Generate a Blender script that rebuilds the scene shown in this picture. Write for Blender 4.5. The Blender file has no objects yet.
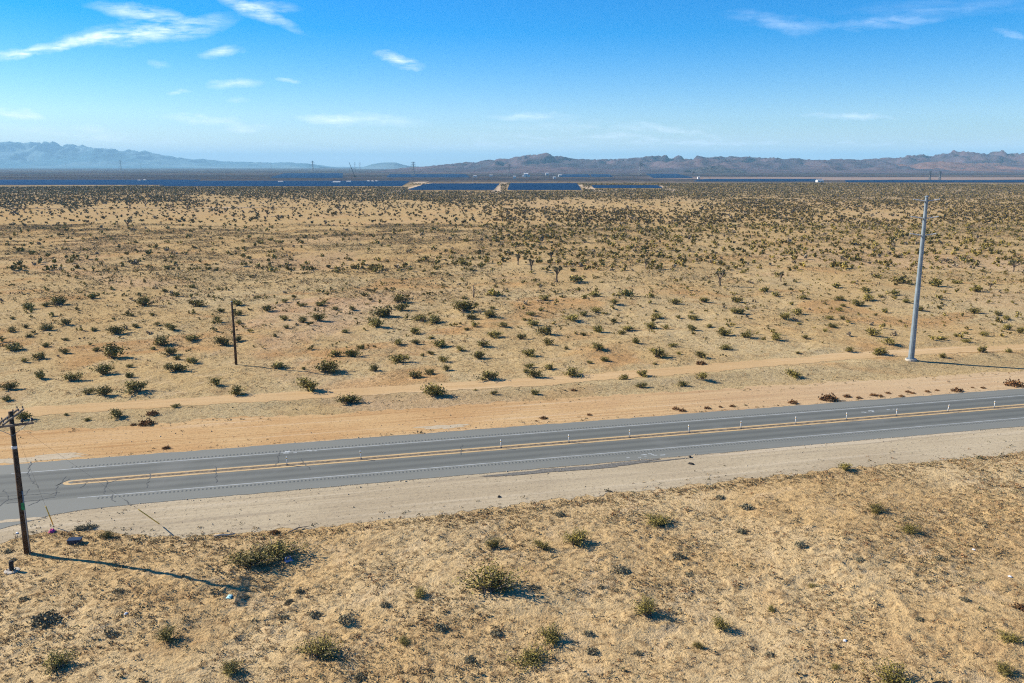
import bpy, math, random
import numpy as np
from mathutils import Vector, Matrix
random.seed(7)
rng = np.random.default_rng(11)
SC = bpy.context.scene
COL = SC.collection
# ------------------------------------------------------------------ camera
H, F, HY = 28.0, 850.0, 166.0
PITCH = math.atan((341.5 - HY) / F)
SP, CP = math.sin(PITCH), math.cos(PITCH)
cam_d = bpy.data.cameras.new('camera')
cam = bpy.data.objects.new('camera', cam_d)
COL.objects.link(cam)
cam.location = (0, 0, H)
cam.rotation_euler = (math.pi / 2 - PITCH, 0, 0)
cam_d.sensor_width = 36.0
cam_d.lens = 36.0 * F / 1024.0
cam_d.clip_start = 0.5
cam_d.clip_end = 200000
SC.camera = cam


def ground_at(px, py, z=0.0):
    """ground point seen at a place of the photograph"""
    u = (px - 512) / F
    v = (py - 341.5) / F
    zc = (H - z) / (SP + v * CP)
    return u * zc, zc * (CP - v * SP), zc


def ray_at(px, py, y):
    u = (px - 512) / F
    v = (py - 341.5) / F
    k = y / (CP - v * SP)
    return u * k, y, H - k * (SP + v * CP)


def to_px(x, y, z=0.0):
    zc = y * CP - (z - H) * SP
    up = y * SP + (z - H) * CP
    return 512 + F * x / zc, 341.5 - F * up / zc


A = math.radians(14.0)
CA, SA = math.cos(A), math.sin(A)


def st(x, y):
    return x * CA + y * SA, -x * SA + y * CA


def xy(s, t):
    return s * CA - t * SA, s * SA + t * CA


# ------------------------------------------------------------------ noise
def vnoise(x, y, seed=0):
    x = np.asarray(x, float); y = np.asarray(y, float)
    xi = np.floor(x).astype(np.int64); yi = np.floor(y).astype(np.int64)
    fx = x - xi; fy = y - yi
    fx = fx * fx * fx * (fx * (fx * 6 - 15) + 10); fy = fy * fy * fy * (fy * (fy * 6 - 15) + 10)

    def hsh(a, b):
        n = (a * 374761393 + b * 668265263 + seed * 974634777) & 0xFFFFFFFF
        n = ((n ^ (n >> 13)) * 1274126177) & 0xFFFFFFFF
        n = n ^ (n >> 16)
        return (n & 0xFFFF) / 65535.0
    a = hsh(xi, yi); b = hsh(xi + 1, yi); c = hsh(xi, yi + 1); d = hsh(xi + 1, yi + 1)
    return (a * (1 - fx) + b * fx) * (1 - fy) + (c * (1 - fx) + d * fx) * fy - 0.5


def fbm(x, y, seed=0, octv=4, gain=0.5):
    r = 0; amp = 1.0
    for k in range(octv):
        r = r + amp * vnoise(x * 2 ** k + 17.3 * k, y * 2 ** k - 9.1 * k, seed + k)
        amp *= gain
    return r


def sstep(a, b, x):
    t = np.clip((x - a) / (b - a), 0, 1)
    return t * t * (3 - 2 * t)


TRK_S = np.array([-300, -60, -30.3, -20.8, -6.1, 4.1, 15.4, 26.3, 38.5, 50.6, 65.1, 80, 97, 109, 200, 400.])
TRK_T = np.array([104, 105.2, 105.9, 105.9, 105.7, 105.9, 105.6, 105.3, 105.5, 106.3, 107.6, 108.8, 108.6, 107.6, 104, 100.])


def trk(s):
    return np.interp(s, TRK_S, TRK_T)


FL_S = np.array([-400, -58, -52, -45, -33, -31, -29, -27, -25.2, -23.9, -22.1, -20.9, -19.1, -17, -13, 600])
FL_T = np.array([73.3, 73.3, 66, 40, 40, 54, 62, 66.5, 69.2, 70.5, 71.5, 72.3, 72.9, 73.15, 73.3, 73.3])


def flare(s):
    return np.interp(s, FL_S, FL_T)


def gravel_lo(s):
    g = np.interp(s, [-400, -40, -30, -26, -23, -21.6, -19.5, -18.2, -16.2, -12, -1, 5, 16, 27, 41, 54, 70, 120, 400],
                  [60, 60, 60, 64, 67.3, 69.0, 69.3, 68.6, 68, 66.2, 64.5, 64.4, 65, 65.6, 66.1, 66.2, 66.4, 66.5, 66.5])
    return np.minimum(g, flare(s) - 0.9)


def verge_hi(s):
    return np.interp(s, [-300, -32, 100, 400], [99.5, 98.0, 94.4, 92.5])


def hgt(x, y):
    x = np.asarray(x, float); y = np.asarray(y, float)
    s, t = st(x, y)
    near = sstep(66.0, 59.0, t) * sstep(-10, 0, t - 0 * s + 40)
    near = near * sstep(0.5, 5.0, np.abs(0 * s) + np.maximum(flare(s) - t, 0))
    far = sstep(98.5, 102, t) * (1 - 0.85 * (1 - sstep(2.2, 4.5, np.abs(t - trk(s)))))
    h = near * (0.55 * fbm(x / 13, y / 13, 3, 3) + 0.16 * fbm(x / 2.6, y / 2.6, 5, 3))
    hm = np.clip(fbm(x / 0.62, y / 0.62, 15, 3, 0.65) + 0.05, 0, 1)
    h = h + near * 0.17 * hm * (0.45 + np.clip(0.5 + 1.4 * vnoise(x / 6, y / 6, 16), 0, 1))
    h = h + 0.22 * near * np.exp(-((t - 62.5) / 1.6) ** 2)
    h = h + far * (0.7 * fbm(x / 22, y / 22, 8, 3) + 0.2 * fbm(x / 3.5, y / 3.5, 9, 3, .6))
    h = h + 5.0 * sstep(300, 900, t) * vnoise(x / 420, y / 420, 12) * sstep(1600, 1000, t)
    return h


# ------------------------------------------------------------------ mesh helpers
def tag(o, label=None, cat=None, group=None, kind=None):
    if label: o['label'] = label
    if cat: o['category'] = cat
    if group: o['group'] = group
    if kind: o['kind'] = kind
    return o


def mesh_np(name, V, Q=None, T=None, mats=(), mi=None, col=None, smooth=False):
    me = bpy.data.meshes.new(name)
    V = np.asarray(V, np.float32).reshape(-1, 3)
    loops = []; starts = []; tot = 0
    nq = 0 if Q is None else len(Q); nt = 0 if T is None else len(T)
    if nq: loops.append(np.asarray(Q, np.int32).ravel())
    if nt: loops.append(np.asarray(T, np.int32).ravel())
    loops = np.concatenate(loops)
    ls = np.concatenate([np.arange(nq) * 4, nq * 4 + np.arange(nt) * 3]).astype(np.int32)
    me.vertices.add(len(V)); me.vertices.foreach_set('co', V.ravel())
    me.loops.add(len(loops)); me.loops.foreach_set('vertex_index', loops)
    me.polygons.add(nq + nt); me.polygons.foreach_set('loop_start', ls)
    if mi is not None: me.polygons.foreach_set('material_index', np.asarray(mi, np.int32))
    if smooth: me.polygons.foreach_set('use_smooth', np.ones(nq + nt, bool))
    for m in mats: me.materials.append(m)
    if col is not None:
        ca = me.attributes.new('tint', 'FLOAT_COLOR', 'POINT')
        c4 = np.ones((len(V), 4), np.float32); c4[:, :3] = col
        ca.data.foreach_set('color', c4.ravel())
    me.update(calc_edges=True)
    return me


def link(name, me, parent=None, loc=(0, 0, 0), rz=0.0):
    o = bpy.data.objects.new(name, me)
    COL.objects.link(o)
    o.location = loc; o.rotation_euler = (0, 0, rz)
    if parent: o.parent = parent
    return o


class MB:
    """small polygon builder"""
    def __init__(s): s.v = []; s.f = []

    def box(s, cx, cy, cz, dx, dy, dz, R=None):
        n = len(s.v); c = Vector((cx, cy, cz))
        for sx in (-1, 1):
            for sy in (-1, 1):
                for sz in (-1, 1):
                    p = Vector((sx * dx / 2, sy * dy / 2, sz * dz / 2))
                    if R is not None: p = R @ p
                    s.v.append(tuple(c + p))
        for q in ((0, 1, 3, 2), (4, 6, 7, 5), (0, 4, 5, 1), (2, 3, 7, 6), (0, 2, 6, 4), (1, 5, 7, 3)):
            s.f.append([n + i for i in q])

    def tube(s, pts, rad, n=8, cap=True):
        pts = [Vector(p) for p in pts]; b = len(s.v)
        if not hasattr(rad, '__len__'): rad = [rad] * len(pts)
        for i, p in enumerate(pts):
            d = (pts[min(i + 1, len(pts) - 1)] - pts[max(i - 1, 0)]).normalized()
            a = Vector((0, 0, 1)) if abs(d.z) < 0.9 else Vector((1, 0, 0))
            u = d.cross(a).normalized(); w = d.cross(u).normalized()
            for k in range(n):
                th = 2 * math.pi * k / n
                s.v.append(tuple(p + rad[i] * (math.cos(th) * u + math.sin(th) * w)))
        for i in range(len(pts) - 1):
            for k in range(n):
                s.f.append([b + i * n + k, b + i * n + (k + 1) % n, b + (i + 1) * n + (k + 1) % n, b + (i + 1) * n + k])
        if cap:
            s.f.append([b + k for k in range(n)][::-1])
            s.f.append([b + (len(pts) - 1) * n + k for k in range(n)])

    def lathe(s, prof, n=12, cx=0, cy=0):
        b = len(s.v)
        for r, z in prof:
            for k in range(n):
                th = 2 * math.pi * (k + 0.5) / n
                s.v.append((cx + r * math.cos(th), cy + r * math.sin(th), z))
        for i in range(len(prof) - 1):
            for k in range(n):
                s.f.append([b + i * n + k, b + i * n + (k + 1) % n, b + (i + 1) * n + (k + 1) % n, b + (i + 1) * n + k])
        s.f.append([b + k for k in range(n)][::-1])
        s.f.append([b + (len(prof) - 1) * n + k for k in range(n)])

    def poly(s, pts):
        n = len(s.v); s.v += [tuple(p) for p in pts]; s.f.append(list(range(n, n + len(pts))))

    def mesh(s, name, mat=None, smooth=False):
        me = bpy.data.meshes.new(name)
        me.from_pydata(s.v, [], s.f)
        if mat: me.materials.append(mat)
        if smooth:
            for p in me.polygons: p.use_smooth = True
        me.update(); return me

    def build(s, name, mat=None, parent=None, loc=(0, 0, 0), rz=0.0, smooth=False):
        return link(name, s.mesh(name, mat, smooth), parent, loc, rz)


# ------------------------------------------------------------------ materials
def new_mat(name):
    m = bpy.data.materials.new(name); m.use_nodes = True
    nt = m.node_tree; nt.nodes.clear()
    out = nt.nodes.new('ShaderNodeOutputMaterial')
    b = nt.nodes.new('ShaderNodeBsdfPrincipled')
    nt.links.new(b.outputs[0], out.inputs[0])
    b.inputs['Roughness'].default_value = 0.9
    b.inputs['Specular IOR Level'].default_value = 0.2
    return m, nt, b


class NB:
    """node helper"""
    def __init__(s, nt): s.nt = nt; s.L = nt.links

    def n(s, t, **kw):
        o = s.nt.nodes.new(t)
        for k, v in kw.items(): setattr(o, k, v)
        return o

    def setin(s, sock, v):
        if v is None: return
        if hasattr(v, 'is_output') or isinstance(v, bpy.types.NodeSocket): s.L.new(v, sock)
        else: sock.default_value = v

    def math(s, op, a, b=None, c=None, clamp=False):
        o = s.n('ShaderNodeMath', operation=op); o.use_clamp = clamp
        s.setin(o.inputs[0], a); s.setin(o.inputs[1], b)
        if c is not None: s.setin(o.inputs[2], c)
        return o.outputs[0]

    def noise(s, vec, scale, detail=3, rough=0.55, dist=0.0):
        o = s.n('ShaderNodeTexNoise')
        s.setin(o.inputs['Vector'], vec)
        o.inputs['Scale'].default_value = scale; o.inputs['Detail'].default_value = detail
        o.inputs['Roughness'].default_value = rough; o.inputs['Distortion'].default_value = dist
        return o.outputs['Fac']

    def ramp(s, fac, lo, hi, smooth=True):
        o = s.n('ShaderNodeMapRange'); o.interpolation_type = 'SMOOTHSTEP' if smooth else 'LINEAR'
        s.setin(o.inputs[0], fac); s.setin(o.inputs[1], lo); s.setin(o.inputs[2], hi)
        return o.outputs[0]

    def mix(s, fac, a, b, mode='MIX'):
        o = s.n('ShaderNodeMix', data_type='RGBA'); o.blend_type = mode
        s.setin(o.inputs[0], fac)
        for i, v in ((6, a), (7, b)):
            if isinstance(v, tuple): v = (*v[:3], 1.0)
            s.setin(o.inputs[i], v)
        return o.outputs[2]

    def scalev(s, vec, sc, rot=0.0):
        o = s.n('ShaderNodeMapping'); s.setin(o.inputs[0], vec)
        o.inputs['Scale'].default_value = sc; o.inputs['Rotation'].default_value = (0, 0, rot)
        return o.outputs[0]

    def bump(s, h, strength, dist, bsdf):
        o = s.n('ShaderNodeBump'); o.inputs['Strength'].default_value = strength; o.inputs['Distance'].default_value = dist
        s.setin(o.inputs['Height'], h); s.L.new(o.outputs[0], bsdf.inputs['Normal'])

    def sep(s, vec):
        o = s.n('ShaderNodeSeparateXYZ'); s.setin(o.inputs[0], vec); return o.outputs


def flat(name, c, rough=0.8, metal=0.0, spec=0.2, var=0.12, scale=6.0):
    m, nt, b = new_mat(name); q = NB(nt)
    tc = q.n('ShaderNodeTexCoord').outputs['Object']
    f = q.noise(tc, scale, 4, 0.6)
    c2 = tuple(x * (1 - 2.2 * var) for x in c); c3 = tuple(min(1, x * (1 + 1.6 * var)) for x in c)
    q.L.new(q.mix(q.ramp(f, 0.3, 0.7), c2, c3), b.inputs['Base Color'])
    b.inputs['Roughness'].default_value = rough; b.inputs['Metallic'].default_value = metal
    b.inputs['Specular IOR Level'].default_value = spec
    return m


def tinted(name, rough=0.85, spec=0.15, trans=0.0):
    m, nt, b = new_mat(name); q = NB(nt)
    a = q.n('ShaderNodeAttribute'); a.attribute_name = 'tint'
    oi = q.n('ShaderNodeObjectInfo')
    k = q.math('MULTIPLY_ADD', oi.outputs['Random'], 0.5, 0.75)
    hs = q.n('ShaderNodeHueSaturation'); q.L.new(a.outputs['Color'], hs.inputs['Color']); q.L.new(k, hs.inputs['Value'])
    q.L.new(hs.outputs[0], b.inputs['Base Color'])
    b.inputs['Roughness'].default_value = rough; b.inputs['Specular IOR Level'].default_value = spec
    return m


# ---- ground
def ground_mat():
    m, nt, b = new_mat('desert_ground'); q = NB(nt)
    P = q.n('ShaderNodeNewGeometry').outputs['Position']
    xyz = q.sep(P)
    # road-aligned coordinate
    t = q.math('ADD', q.math('MULTIPLY', xyz[0], -SA), q.math('MULTIPLY', xyz[1], CA))
    big = q.noise(P, 0.022, 4, 0.55, 0.6)
    big2 = q.noise(P, 0.047, 3, 0.5, 0.8)
    mid = q.noise(P, 0.28, 4, 0.6, 0.5)
    fine = q.noise(P, 1.7, 5, 0.7, 0.3)
    grit = q.noise(P, 7.0, 3, 0.7)
    # near side: warm straw sand; far side: paler sand with orange patches
    sand_far = q.mix(q.ramp(big, 0.35, 0.62), C_PALE, C_TAN)
    sand_far = q.mix(q.math('MULTIPLY', q.ramp(big2, 0.51, 0.66), 0.8), sand_far, C_ORANGE)
    sand_far = q.mix(q.math('MULTIPLY', q.ramp(q.noise(P, 0.012, 4, 0.6, 1.0), 0.52, 0.64), 0.6), sand_far, (0.47, 0.315, 0.205))
    sand_near = q.mix(q.ramp(big2, 0.35, 0.65), C_NEAR1, C_NEAR2)
    side = q.ramp(t, 70.0, 90.0)
    c = q.mix(side, sand_near, sand_far)
    c = q.mix(q.math('MULTIPLY', q.ramp(mid, 0.52, 0.72), 0.45), c, C_BROWN)
    c = q.mix(q.math('MULTIPLY', q.ramp(mid, 0.48, 0.30), 0.35), c, C_LIGHT)
    sp = q.math('MULTIPLY', q.ramp(fine, 0.50, 0.62), 0.7)
    c = q.mix(sp, c, C_LITTER)
    c = q.mix(q.math('MULTIPLY', q.ramp(grit, 0.53, 0.68), 0.55), c, C_LITTER)
    c = q.mix(q.math('MULTIPLY', q.ramp(grit, 0.44, 0.28), 0.35), c, C_LIGHT)
    # the distant plain: scrub covered desert with sandy strips
    lay = q.scalev(P, (0.00045, 0.0022, 1.0), 0.0)
    st_n = q.noise(lay, 1.0, 5, 0.6, 0.4)
    far_c = q.mix(q.ramp(st_n, 0.46, 0.62), C_SCRUB, C_SCRUB2)
    strip_n = q.noise(q.scalev(P, (0.0003, 0.004, 1.0)), 1.0, 4, 0.6)
    far_c = q.mix(q.math('MULTIPLY', q.ramp(strip_n, 0.58, 0.68), 0.55), far_c, C_STRIP)
    # pale strip of bare wash on the right, about 2 km out
    dx = q.ramp(xyz[0], 250.0, 500.0)
    yy = q.math('ADD', xyz[1], q.math('MULTIPLY', q.noise(P, 0.004, 3), 500.0))
    wash = q.math('MULTIPLY', q.math('MULTIPLY', q.ramp(yy, 2000.0, 2100.0), q.ramp(yy, 2600.0, 2350.0)), dx)
    far_c = q.mix(q.math('MULTIPLY', wash, 0.85), far_c, C_WASH)
    dist_n = q.math('ADD', xyz[1], q.math('MULTIPLY', q.noise(P, 0.006, 3), 320.0))
    c = q.mix(q.math('MULTIPLY', q.ramp(dist_n, 260.0, 480.0), 0.6), c, (0.40, 0.265, 0.115))
    scr = q.math('MULTIPLY', q.ramp(t, 96.0, 97.5), q.ramp(t, 104.5, 103.0))
    c = q.mix(q.math('MULTIPLY', scr, 0.28), c, (0.26, 0.195, 0.105))
    c = q.mix(q.ramp(dist_n, 700.0, 1400.0), c, q.mix(0.45, C_TAN, C_SCRUB2))
    c = q.mix(q.ramp(dist_n, 1350.0, 1900.0), c, far_c)
    q.L.new(c, b.inputs['Base Color'])
    hgt_ = q.math('ADD', q.math('MULTIPLY', fine, 0.22), q.math('MULTIPLY', grit, 0.07))
    q.bump(hgt_, 0.9, 1.0, b)
    b.inputs['Roughness'].default_value = 1.0; b.inputs['Specular IOR Level'].default_value = 0.0
    return m


C_PALE = (0.45, 0.35, 0.19); C_TAN = (0.43, 0.305, 0.145); C_ORANGE = (0.40, 0.22, 0.09)
C_NEAR1 = (0.49, 0.36, 0.19); C_NEAR2 = (0.46, 0.312, 0.145)
C_BROWN = (0.28, 0.165, 0.075); C_LIGHT = (0.54, 0.41, 0.255); C_LITTER = (0.19, 0.118, 0.054)
C_SCRUB = (0.038, 0.039, 0.050); C_SCRUB2 = (0.10, 0.078, 0.068); C_STRIP = (0.27, 0.20, 0.15); C_WASH = (0.30, 0.22, 0.18)


def strip_mat(name, c1, c2, c3, streak=0.5, bumpk=0.05, speck=(0.2, 0.14, 0.08), spk=0.3, pale=None):
    """dirt or gravel surface in road coordinates: streaks run along x (s)"""
    m, nt, b = new_mat(name); q = NB(nt)
    P = q.n('ShaderNodeTexCoord').outputs['Object']
    long_ = q.noise(q.scalev(P, (0.03, 1.0, 1)), 1.0, 6, 0.66, 0.3)
    patch = q.noise(q.scalev(P, (0.06, 0.12, 1)), 1.0, 4, 0.6, 0.6)
    fine = q.noise(P, 2.4, 6, 0.72)
    grit = q.noise(P, 7.0, 3, 0.7)
    c = q.mix(q.ramp(patch, 0.35, 0.65), c1, c2)
    c = q.mix(q.math('MULTIPLY', q.ramp(long_, 0.5, 0.68), streak), c, c3)
    if pale: c = q.mix(q.math('MULTIPLY', q.ramp(long_, 0.46, 0.32), 0.6), c, pale)
    c = q.mix(q.math('MULTIPLY', q.ramp(fine, 0.51, 0.64), spk), c, speck)
    c = q.mix(q.math('MULTIPLY', q.ramp(grit, 0.55, 0.7), spk * 0.8), c, speck)
    if name == 'verge_dirt':   # the verge turns to paler gravelly dirt towards the right
        sx2 = q.math('ADD', q.sep(P)[0], q.math('MULTIPLY', patch, 40.0))
        c = q.mix(q.math('MULTIPLY', q.ramp(sx2, 35.0, 95.0), 0.45), c, (0.47, 0.37, 0.245))
    q.L.new(c, b.inputs['Base Color'])
    q.bump(q.math('ADD', q.math('MULTIPLY', fine, bumpk), q.math('MULTIPLY', long_, bumpk * 2)), 0.8, 1.0, b)
    b.inputs['Roughness'].default_value = 1.0; b.inputs['Specular IOR Level'].default_value = 0.0
    return m


def asphalt_mat():
    m, nt, b = new_mat('worn_asphalt'); q = NB(nt)
    P = q.n('ShaderNodeTexCoord').outputs['Object']
    t = q.sep(P)[1]
    long_ = q.noise(q.scalev(P, (0.02, 1.1, 1)), 1.0, 5, 0.6, 0.2)
    patch = q.noise(P, 0.12, 4, 0.6, 0.5)
    grit = q.noise(P, 8.0, 3, 0.7)
    sh, lane, wheel = (0.172, 0.174, 0.150), (0.132, 0.136, 0.118), (0.090, 0.094, 0.084)
    e = q.math('MULTIPLY', q.math('SUBTRACT', long_, 0.5), 0.5)
    tt = q.math('ADD', t, e)
    inl = q.math('MULTIPLY', q.ramp(tt, 75.8, 76.1), q.ramp(tt, 83.9, 83.6))
    c = q.mix(inl, sh, lane)
    for w0 in (76.85, 78.45, 81.3, 83.0):
        d = q.math('ABSOLUTE', q.math('SUBTRACT', tt, w0))
        c = q.mix(q.math('MULTIPLY', q.ramp(d, 0.65, 0.1), 0.75), c, wheel)
    c = q.mix(q.math('MULTIPLY', q.ramp(long_, 0.5, 0.7), 0.35), c, wheel)
    c = q.mix(q.math('MULTIPLY', q.ramp(patch, 0.5, 0.72), 0.35), c, (0.19, 0.19, 0.17))
    c = q.mix(q.math('MULTIPLY', q.ramp(grit, 0.55, 0.75), 0.25), c, (0.2, 0.2, 0.185))
    # sand blown over the near edge of the junction
    q.L.new(c, b.inputs['Base Color'])
    q.bump(grit, 0.25, 0.03, b)
    b.inputs['Roughness'].default_value = 0.85; b.inputs['Specular IOR Level'].default_value = 0.25
    return m


def paint_mat(name, c, under, wear=0.5):
    m, nt, b = new_mat(name); q = NB(nt)
    P = q.n('ShaderNodeTexCoord').outputs['Object']
    f = q.noise(q.scalev(P, (0.5, 2.0, 1)), 1.0, 5, 0.7)
    g = q.noise(P, 6.0, 4, 0.7)
    k = q.math('MULTIPLY', q.ramp(q.math('ADD', q.math('MULTIPLY', f, 0.6), q.math('MULTIPLY', g, 0.4)), 0.47, 0.63), wear)
    q.L.new(q.mix(k, c, under), b.inputs['Base Color'])
    b.inputs['Roughness'].default_value = 0.7
    return m


# ------------------------------------------------------------------ ground sheet
def graded(lo, fine_lo, fine_hi, hi, step, grow):
    mid = list(np.arange(fine_lo, fine_hi + 1e-6, step))
    up = []; d = step; p = mid[-1]
    while p < hi: d *= grow; p += d; up.append(p)
    dn = []; d = step; p = mid[0]
    while p > lo: d *= grow; p -= d; dn.append(p)
    return np.array(dn[::-1] + mid + up)


gx = graded(-40000, -46, 64, 40000, 0.22, 1.045)
gy = np.concatenate([graded(-1200, 38, 81.8, 82, 0.2, 1.08)[:-1], graded(82, 82, 150, 32000, 0.45, 1.035)])
gy = np.unique(np.round(gy, 4))
GX, GY = np.meshgrid(gx, gy)
GZ = hgt(GX, GY)
nx, ny = len(gx), len(gy)
idx = np.arange(nx * ny).reshape(ny, nx)
Qd = np.stack([idx[:-1, :-1], idx[:-1, 1:], idx[1:, 1:], idx[1:, :-1]], -1).reshape(-1, 4)
M_ground = ground_mat()
g = link('ground', mesh_np('ground', np.stack([GX, GY, GZ], -1), Qd, mats=[M_ground], smooth=True))
tag(g, kind='structure')


def strip(name, s, lo, hi, z, nt_, mat, kind='structure', zf=None, label=None):
    """a sheet in road coordinates between lo(s) and hi(s)"""
    s = np.asarray(s, float)
    lo = np.broadcast_to(lo, s.shape); hi = np.broadcast_to(hi, s.shape)
    w = np.linspace(0, 1, nt_)
    T_ = lo[None, :] * (1 - w[:, None]) + hi[None, :] * w[:, None]
    S_ = np.broadcast_to(s[None, :], T_.shape)
    if zf is None: Z_ = np.full_like(T_, z)
    else:
        X_, Y_ = xy(S_, T_); Z_ = hgt(X_, Y_) + z
    n1, n2 = T_.shape
    ii = np.arange(n1 * n2).reshape(n1, n2)
    q_ = np.stack([ii[:-1, :-1], ii[:-1, 1:], ii[1:, 1:], ii[1:, :-1]], -1).reshape(-1, 4)
    o = link(name, mesh_np(name, np.stack([S_, T_, Z_], -1), q_, mats=[mat], smooth=True), rz=A)
    return tag(o, label, kind=kind)


S1 = np.concatenate([np.arange(-400, -90, 2.0), np.arange(-90, 180, 0.3), np.arange(180, 900, 3.0)])


def ragged(s, seed, amp=0.5, sc=1.6):
    return amp * (fbm(s / sc, s * 0 + seed, seed, 4, 0.6) + 0.9 * vnoise(s / (sc * 5), s * 0 + seed, seed + 9))


M_gravel = strip_mat('shoulder_gravel', (0.42, 0.345, 0.23), (0.365, 0.295, 0.195), (0.49, 0.41, 0.29), 0.6, 0.05,
                     (0.19, 0.15, 0.10), 0.42, (0.29, 0.235, 0.165))
M_verge = strip_mat('verge_dirt', (0.50, 0.335, 0.165), (0.44, 0.27, 0.125), (0.35, 0.195, 0.085), 0.85, 0.06,
                    (0.24, 0.145, 0.07), 0.5, (0.55, 0.42, 0.28))
M_track = strip_mat('track_dirt', (0.50, 0.345, 0.18), (0.46, 0.31, 0.155), (0.40, 0.25, 0.115), 0.5, 0.05,
                    (0.26, 0.16, 0.08), 0.25, (0.56, 0.41, 0.25))
M_asph = asphalt_mat()
strip('gravel_shoulder', S1, gravel_lo(S1) + ragged(S1, 3, 0.8, 1.2), flare(S1) + 0.3, 0.012, 30, M_gravel)
strip('dirt_verge', S1, 86.3, verge_hi(S1) + ragged(S1, 5, 0.9, 1.5), 0.012, 34, M_verge)
St = S1[(S1 > -250) & (S1 < 420)]
wl = 2.05 + ragged(St, 7, 0.6, 1.2) + 1.2 * sstep(-26, -38, St); wh = 2.05 + ragged(St, 8, 0.6, 1.2)
strip('dirt_track', St, trk(St) - wl, trk(St) + wh, 0.02, 12, M_track, zf=1)
strip('road', S1, flare(S1) + ragged(S1, 11, 0.22, 0.8) * (0.4 + 0.6 * (S1 < -20)), 86.62 + ragged(S1, 12, 0.16, 0.8), 0.035, 40, M_asph)

# markings
M_white = paint_mat('white_road_paint', (0.38, 0.395, 0.385), (0.17, 0.18, 0.17), 0.75)
M_yellow = paint_mat('yellow_road_paint', (0.52, 0.36, 0.17), (0.26, 0.20, 0.13), 0.8)
M_dark = flat('bituminous_black', (0.035, 0.036, 0.038), 0.8)
M_median = flat('stained_median_asphalt', (0.15, 0.12, 0.085), 0.9, var=0.25, scale=2.0)
s_w = np.concatenate([np.arange(-27, 180, 0.5), np.arange(180, 900, 4.)])
strip('road_edge_line', s_w, 83.74, 83.88, 0.039, 2, M_white)
s_n = np.concatenate([np.arange(-19.6, 180, 0.5), np.arange(180, 900, 4.)])
strip('road_edge_line', s_n, 75.82, 75.96, 0.039, 2, M_white)
s_y = np.concatenate([np.arange(-20.9, 180, 0.5), np.arange(180, 900, 4.)])
strip('road_centre_line', s_y, 80.28, 80.62, 0.043, 2, M_yellow)
strip('road_centre_line', s_y, 79.36, 79.70, 0.043, 2, M_yellow)
strip('road_median', s_y, 79.64, 80.34, 0.039, 2, M_median)
mb = MB()
th = np.linspace(0, math.pi, 13)
R1, R0 = 0.63, 0.29
for a0, a1 in zip(th[:-1], th[1:]):
    f_ = lambda r, a: (-20.91 - r * 1.3 * math.sin(a), 79.99 + r * math.cos(a), 0.043)
    mb.poly([f_(R0, a0), f_(R1, a0), f_(R1, a1), f_(R0, a1)])
tag(mb.build('road_centre_line', M_yellow, rz=A), kind='structure')
# rumble strips: short dark grooves beside both edge lines
mb = MB()
for s0 in np.arange(-22, 170, 0.34):
    for t0, l_ in ((84.15, 0.34), (75.22, 0.34)):
        if t0 < 76 and s0 < -18: continue
        mb.poly([(s0, t0, 0.039), (s0 + 0.13, t0, 0.039), (s0 + 0.13, t0 + l_, 0.039), (s0, t0 + l_, 0.039)])
M_groove = flat('rumble_groove', (0.085, 0.095, 0.094), 0.9)
tag(mb.build('rumble_strip', M_groove, rz=A), kind='structure')
M_crack = flat('crack_filler', (0.10, 0.105, 0.10), .9)
# sealed cracks of the junction
mb = MB()


def crack(pts, w):
    p = []
    for a, b_ in zip(pts[:-1], pts[1:]):
        n_ = max(2, int(math.dist(a, b_) / 0.35))
        for k in range(n_):
            f_ = k / n_
            p.append((a[0] + (b_[0] - a[0]) * f_ + random.gauss(0, 0.07), a[1] + (b_[1] - a[1]) * f_ + random.gauss(0, 0.09)))
    p.append(pts[-1])
    for a, b_ in zip(p[:-1], p[1:]):
        d = Vector((b_[0] - a[0], b_[1] - a[1])); d.normalize(); n_ = Vector((-d.y, d.x)) * w / 2
        mb.poly([(a[0] - n_.x, a[1] - n_.y, 0.047), (b_[0] - n_.x, b_[1] - n_.y, 0.047), (b_[0] + n_.x, b_[1] + n_.y, 0.047), (a[0] + n_.x, a[1] + n_.y, 0.047)])


def stp(px, py):
    x, y, _ = ground_at(px, py); return st(x, y)


for ln in ([(66, 477), (58, 486), (55, 496)], [(55, 487), (70, 479)], [(30, 489), (24, 497), (10, 500)], [(107, 481), (104, 494)],
           [(105, 484), (118, 480)], [(150, 474), (147, 488)], [(216, 467), (216, 483)], [(-2, 497), (22, 496)], [(22, 496), (60, 493)],
           [(6, 504), (40, 500), (55, 498)], [(30, 506), (40, 500)], [(-2, 507), (8, 500), (4, 490)], [(88, 482), (80, 488)],
           [(280, 452), (276, 466)], [(462, 445), (461, 455)], [(114, 503), (113, 495)], [(31, 462), (28, 474), (38, 488)],
           [(300, 459), (310, 470)], [(125, 500), (131, 506)]):
    crack([stp(*p) for p in ln], 0.085)
tag(mb.build('road_crack', M_crack, rz=A), kind='structure')
# faded white paint marks
for ctr, rx in (((302, 452), 1.9), ((643, 456.3), 2.0), ((880, 411), 2.5)):
    s0, t0 = stp(*ctr); mb = MB()
    for k in range(9):
        a = s0 + random.uniform(-rx, rx); t1 = t0 + random.uniform(-.35, .35)
        l_ = random.uniform(.2, .6); w_ = random.uniform(.08, .18)
        mb.poly([(a, t1, .039 + k * .0004), (a + l_, t1 - .05, .039 + k * .0004), (a + l_, t1 + w_, .039 + k * .0004), (a, t1 + w_ + .04, .039 + k * .0004)])
    tag(mb.build('road_paint_scuff', paint_mat('faded_paint', (0.42, 0.44, 0.43), (0.17, 0.18, 0.17), 0.9), rz=A), kind='structure')


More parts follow.
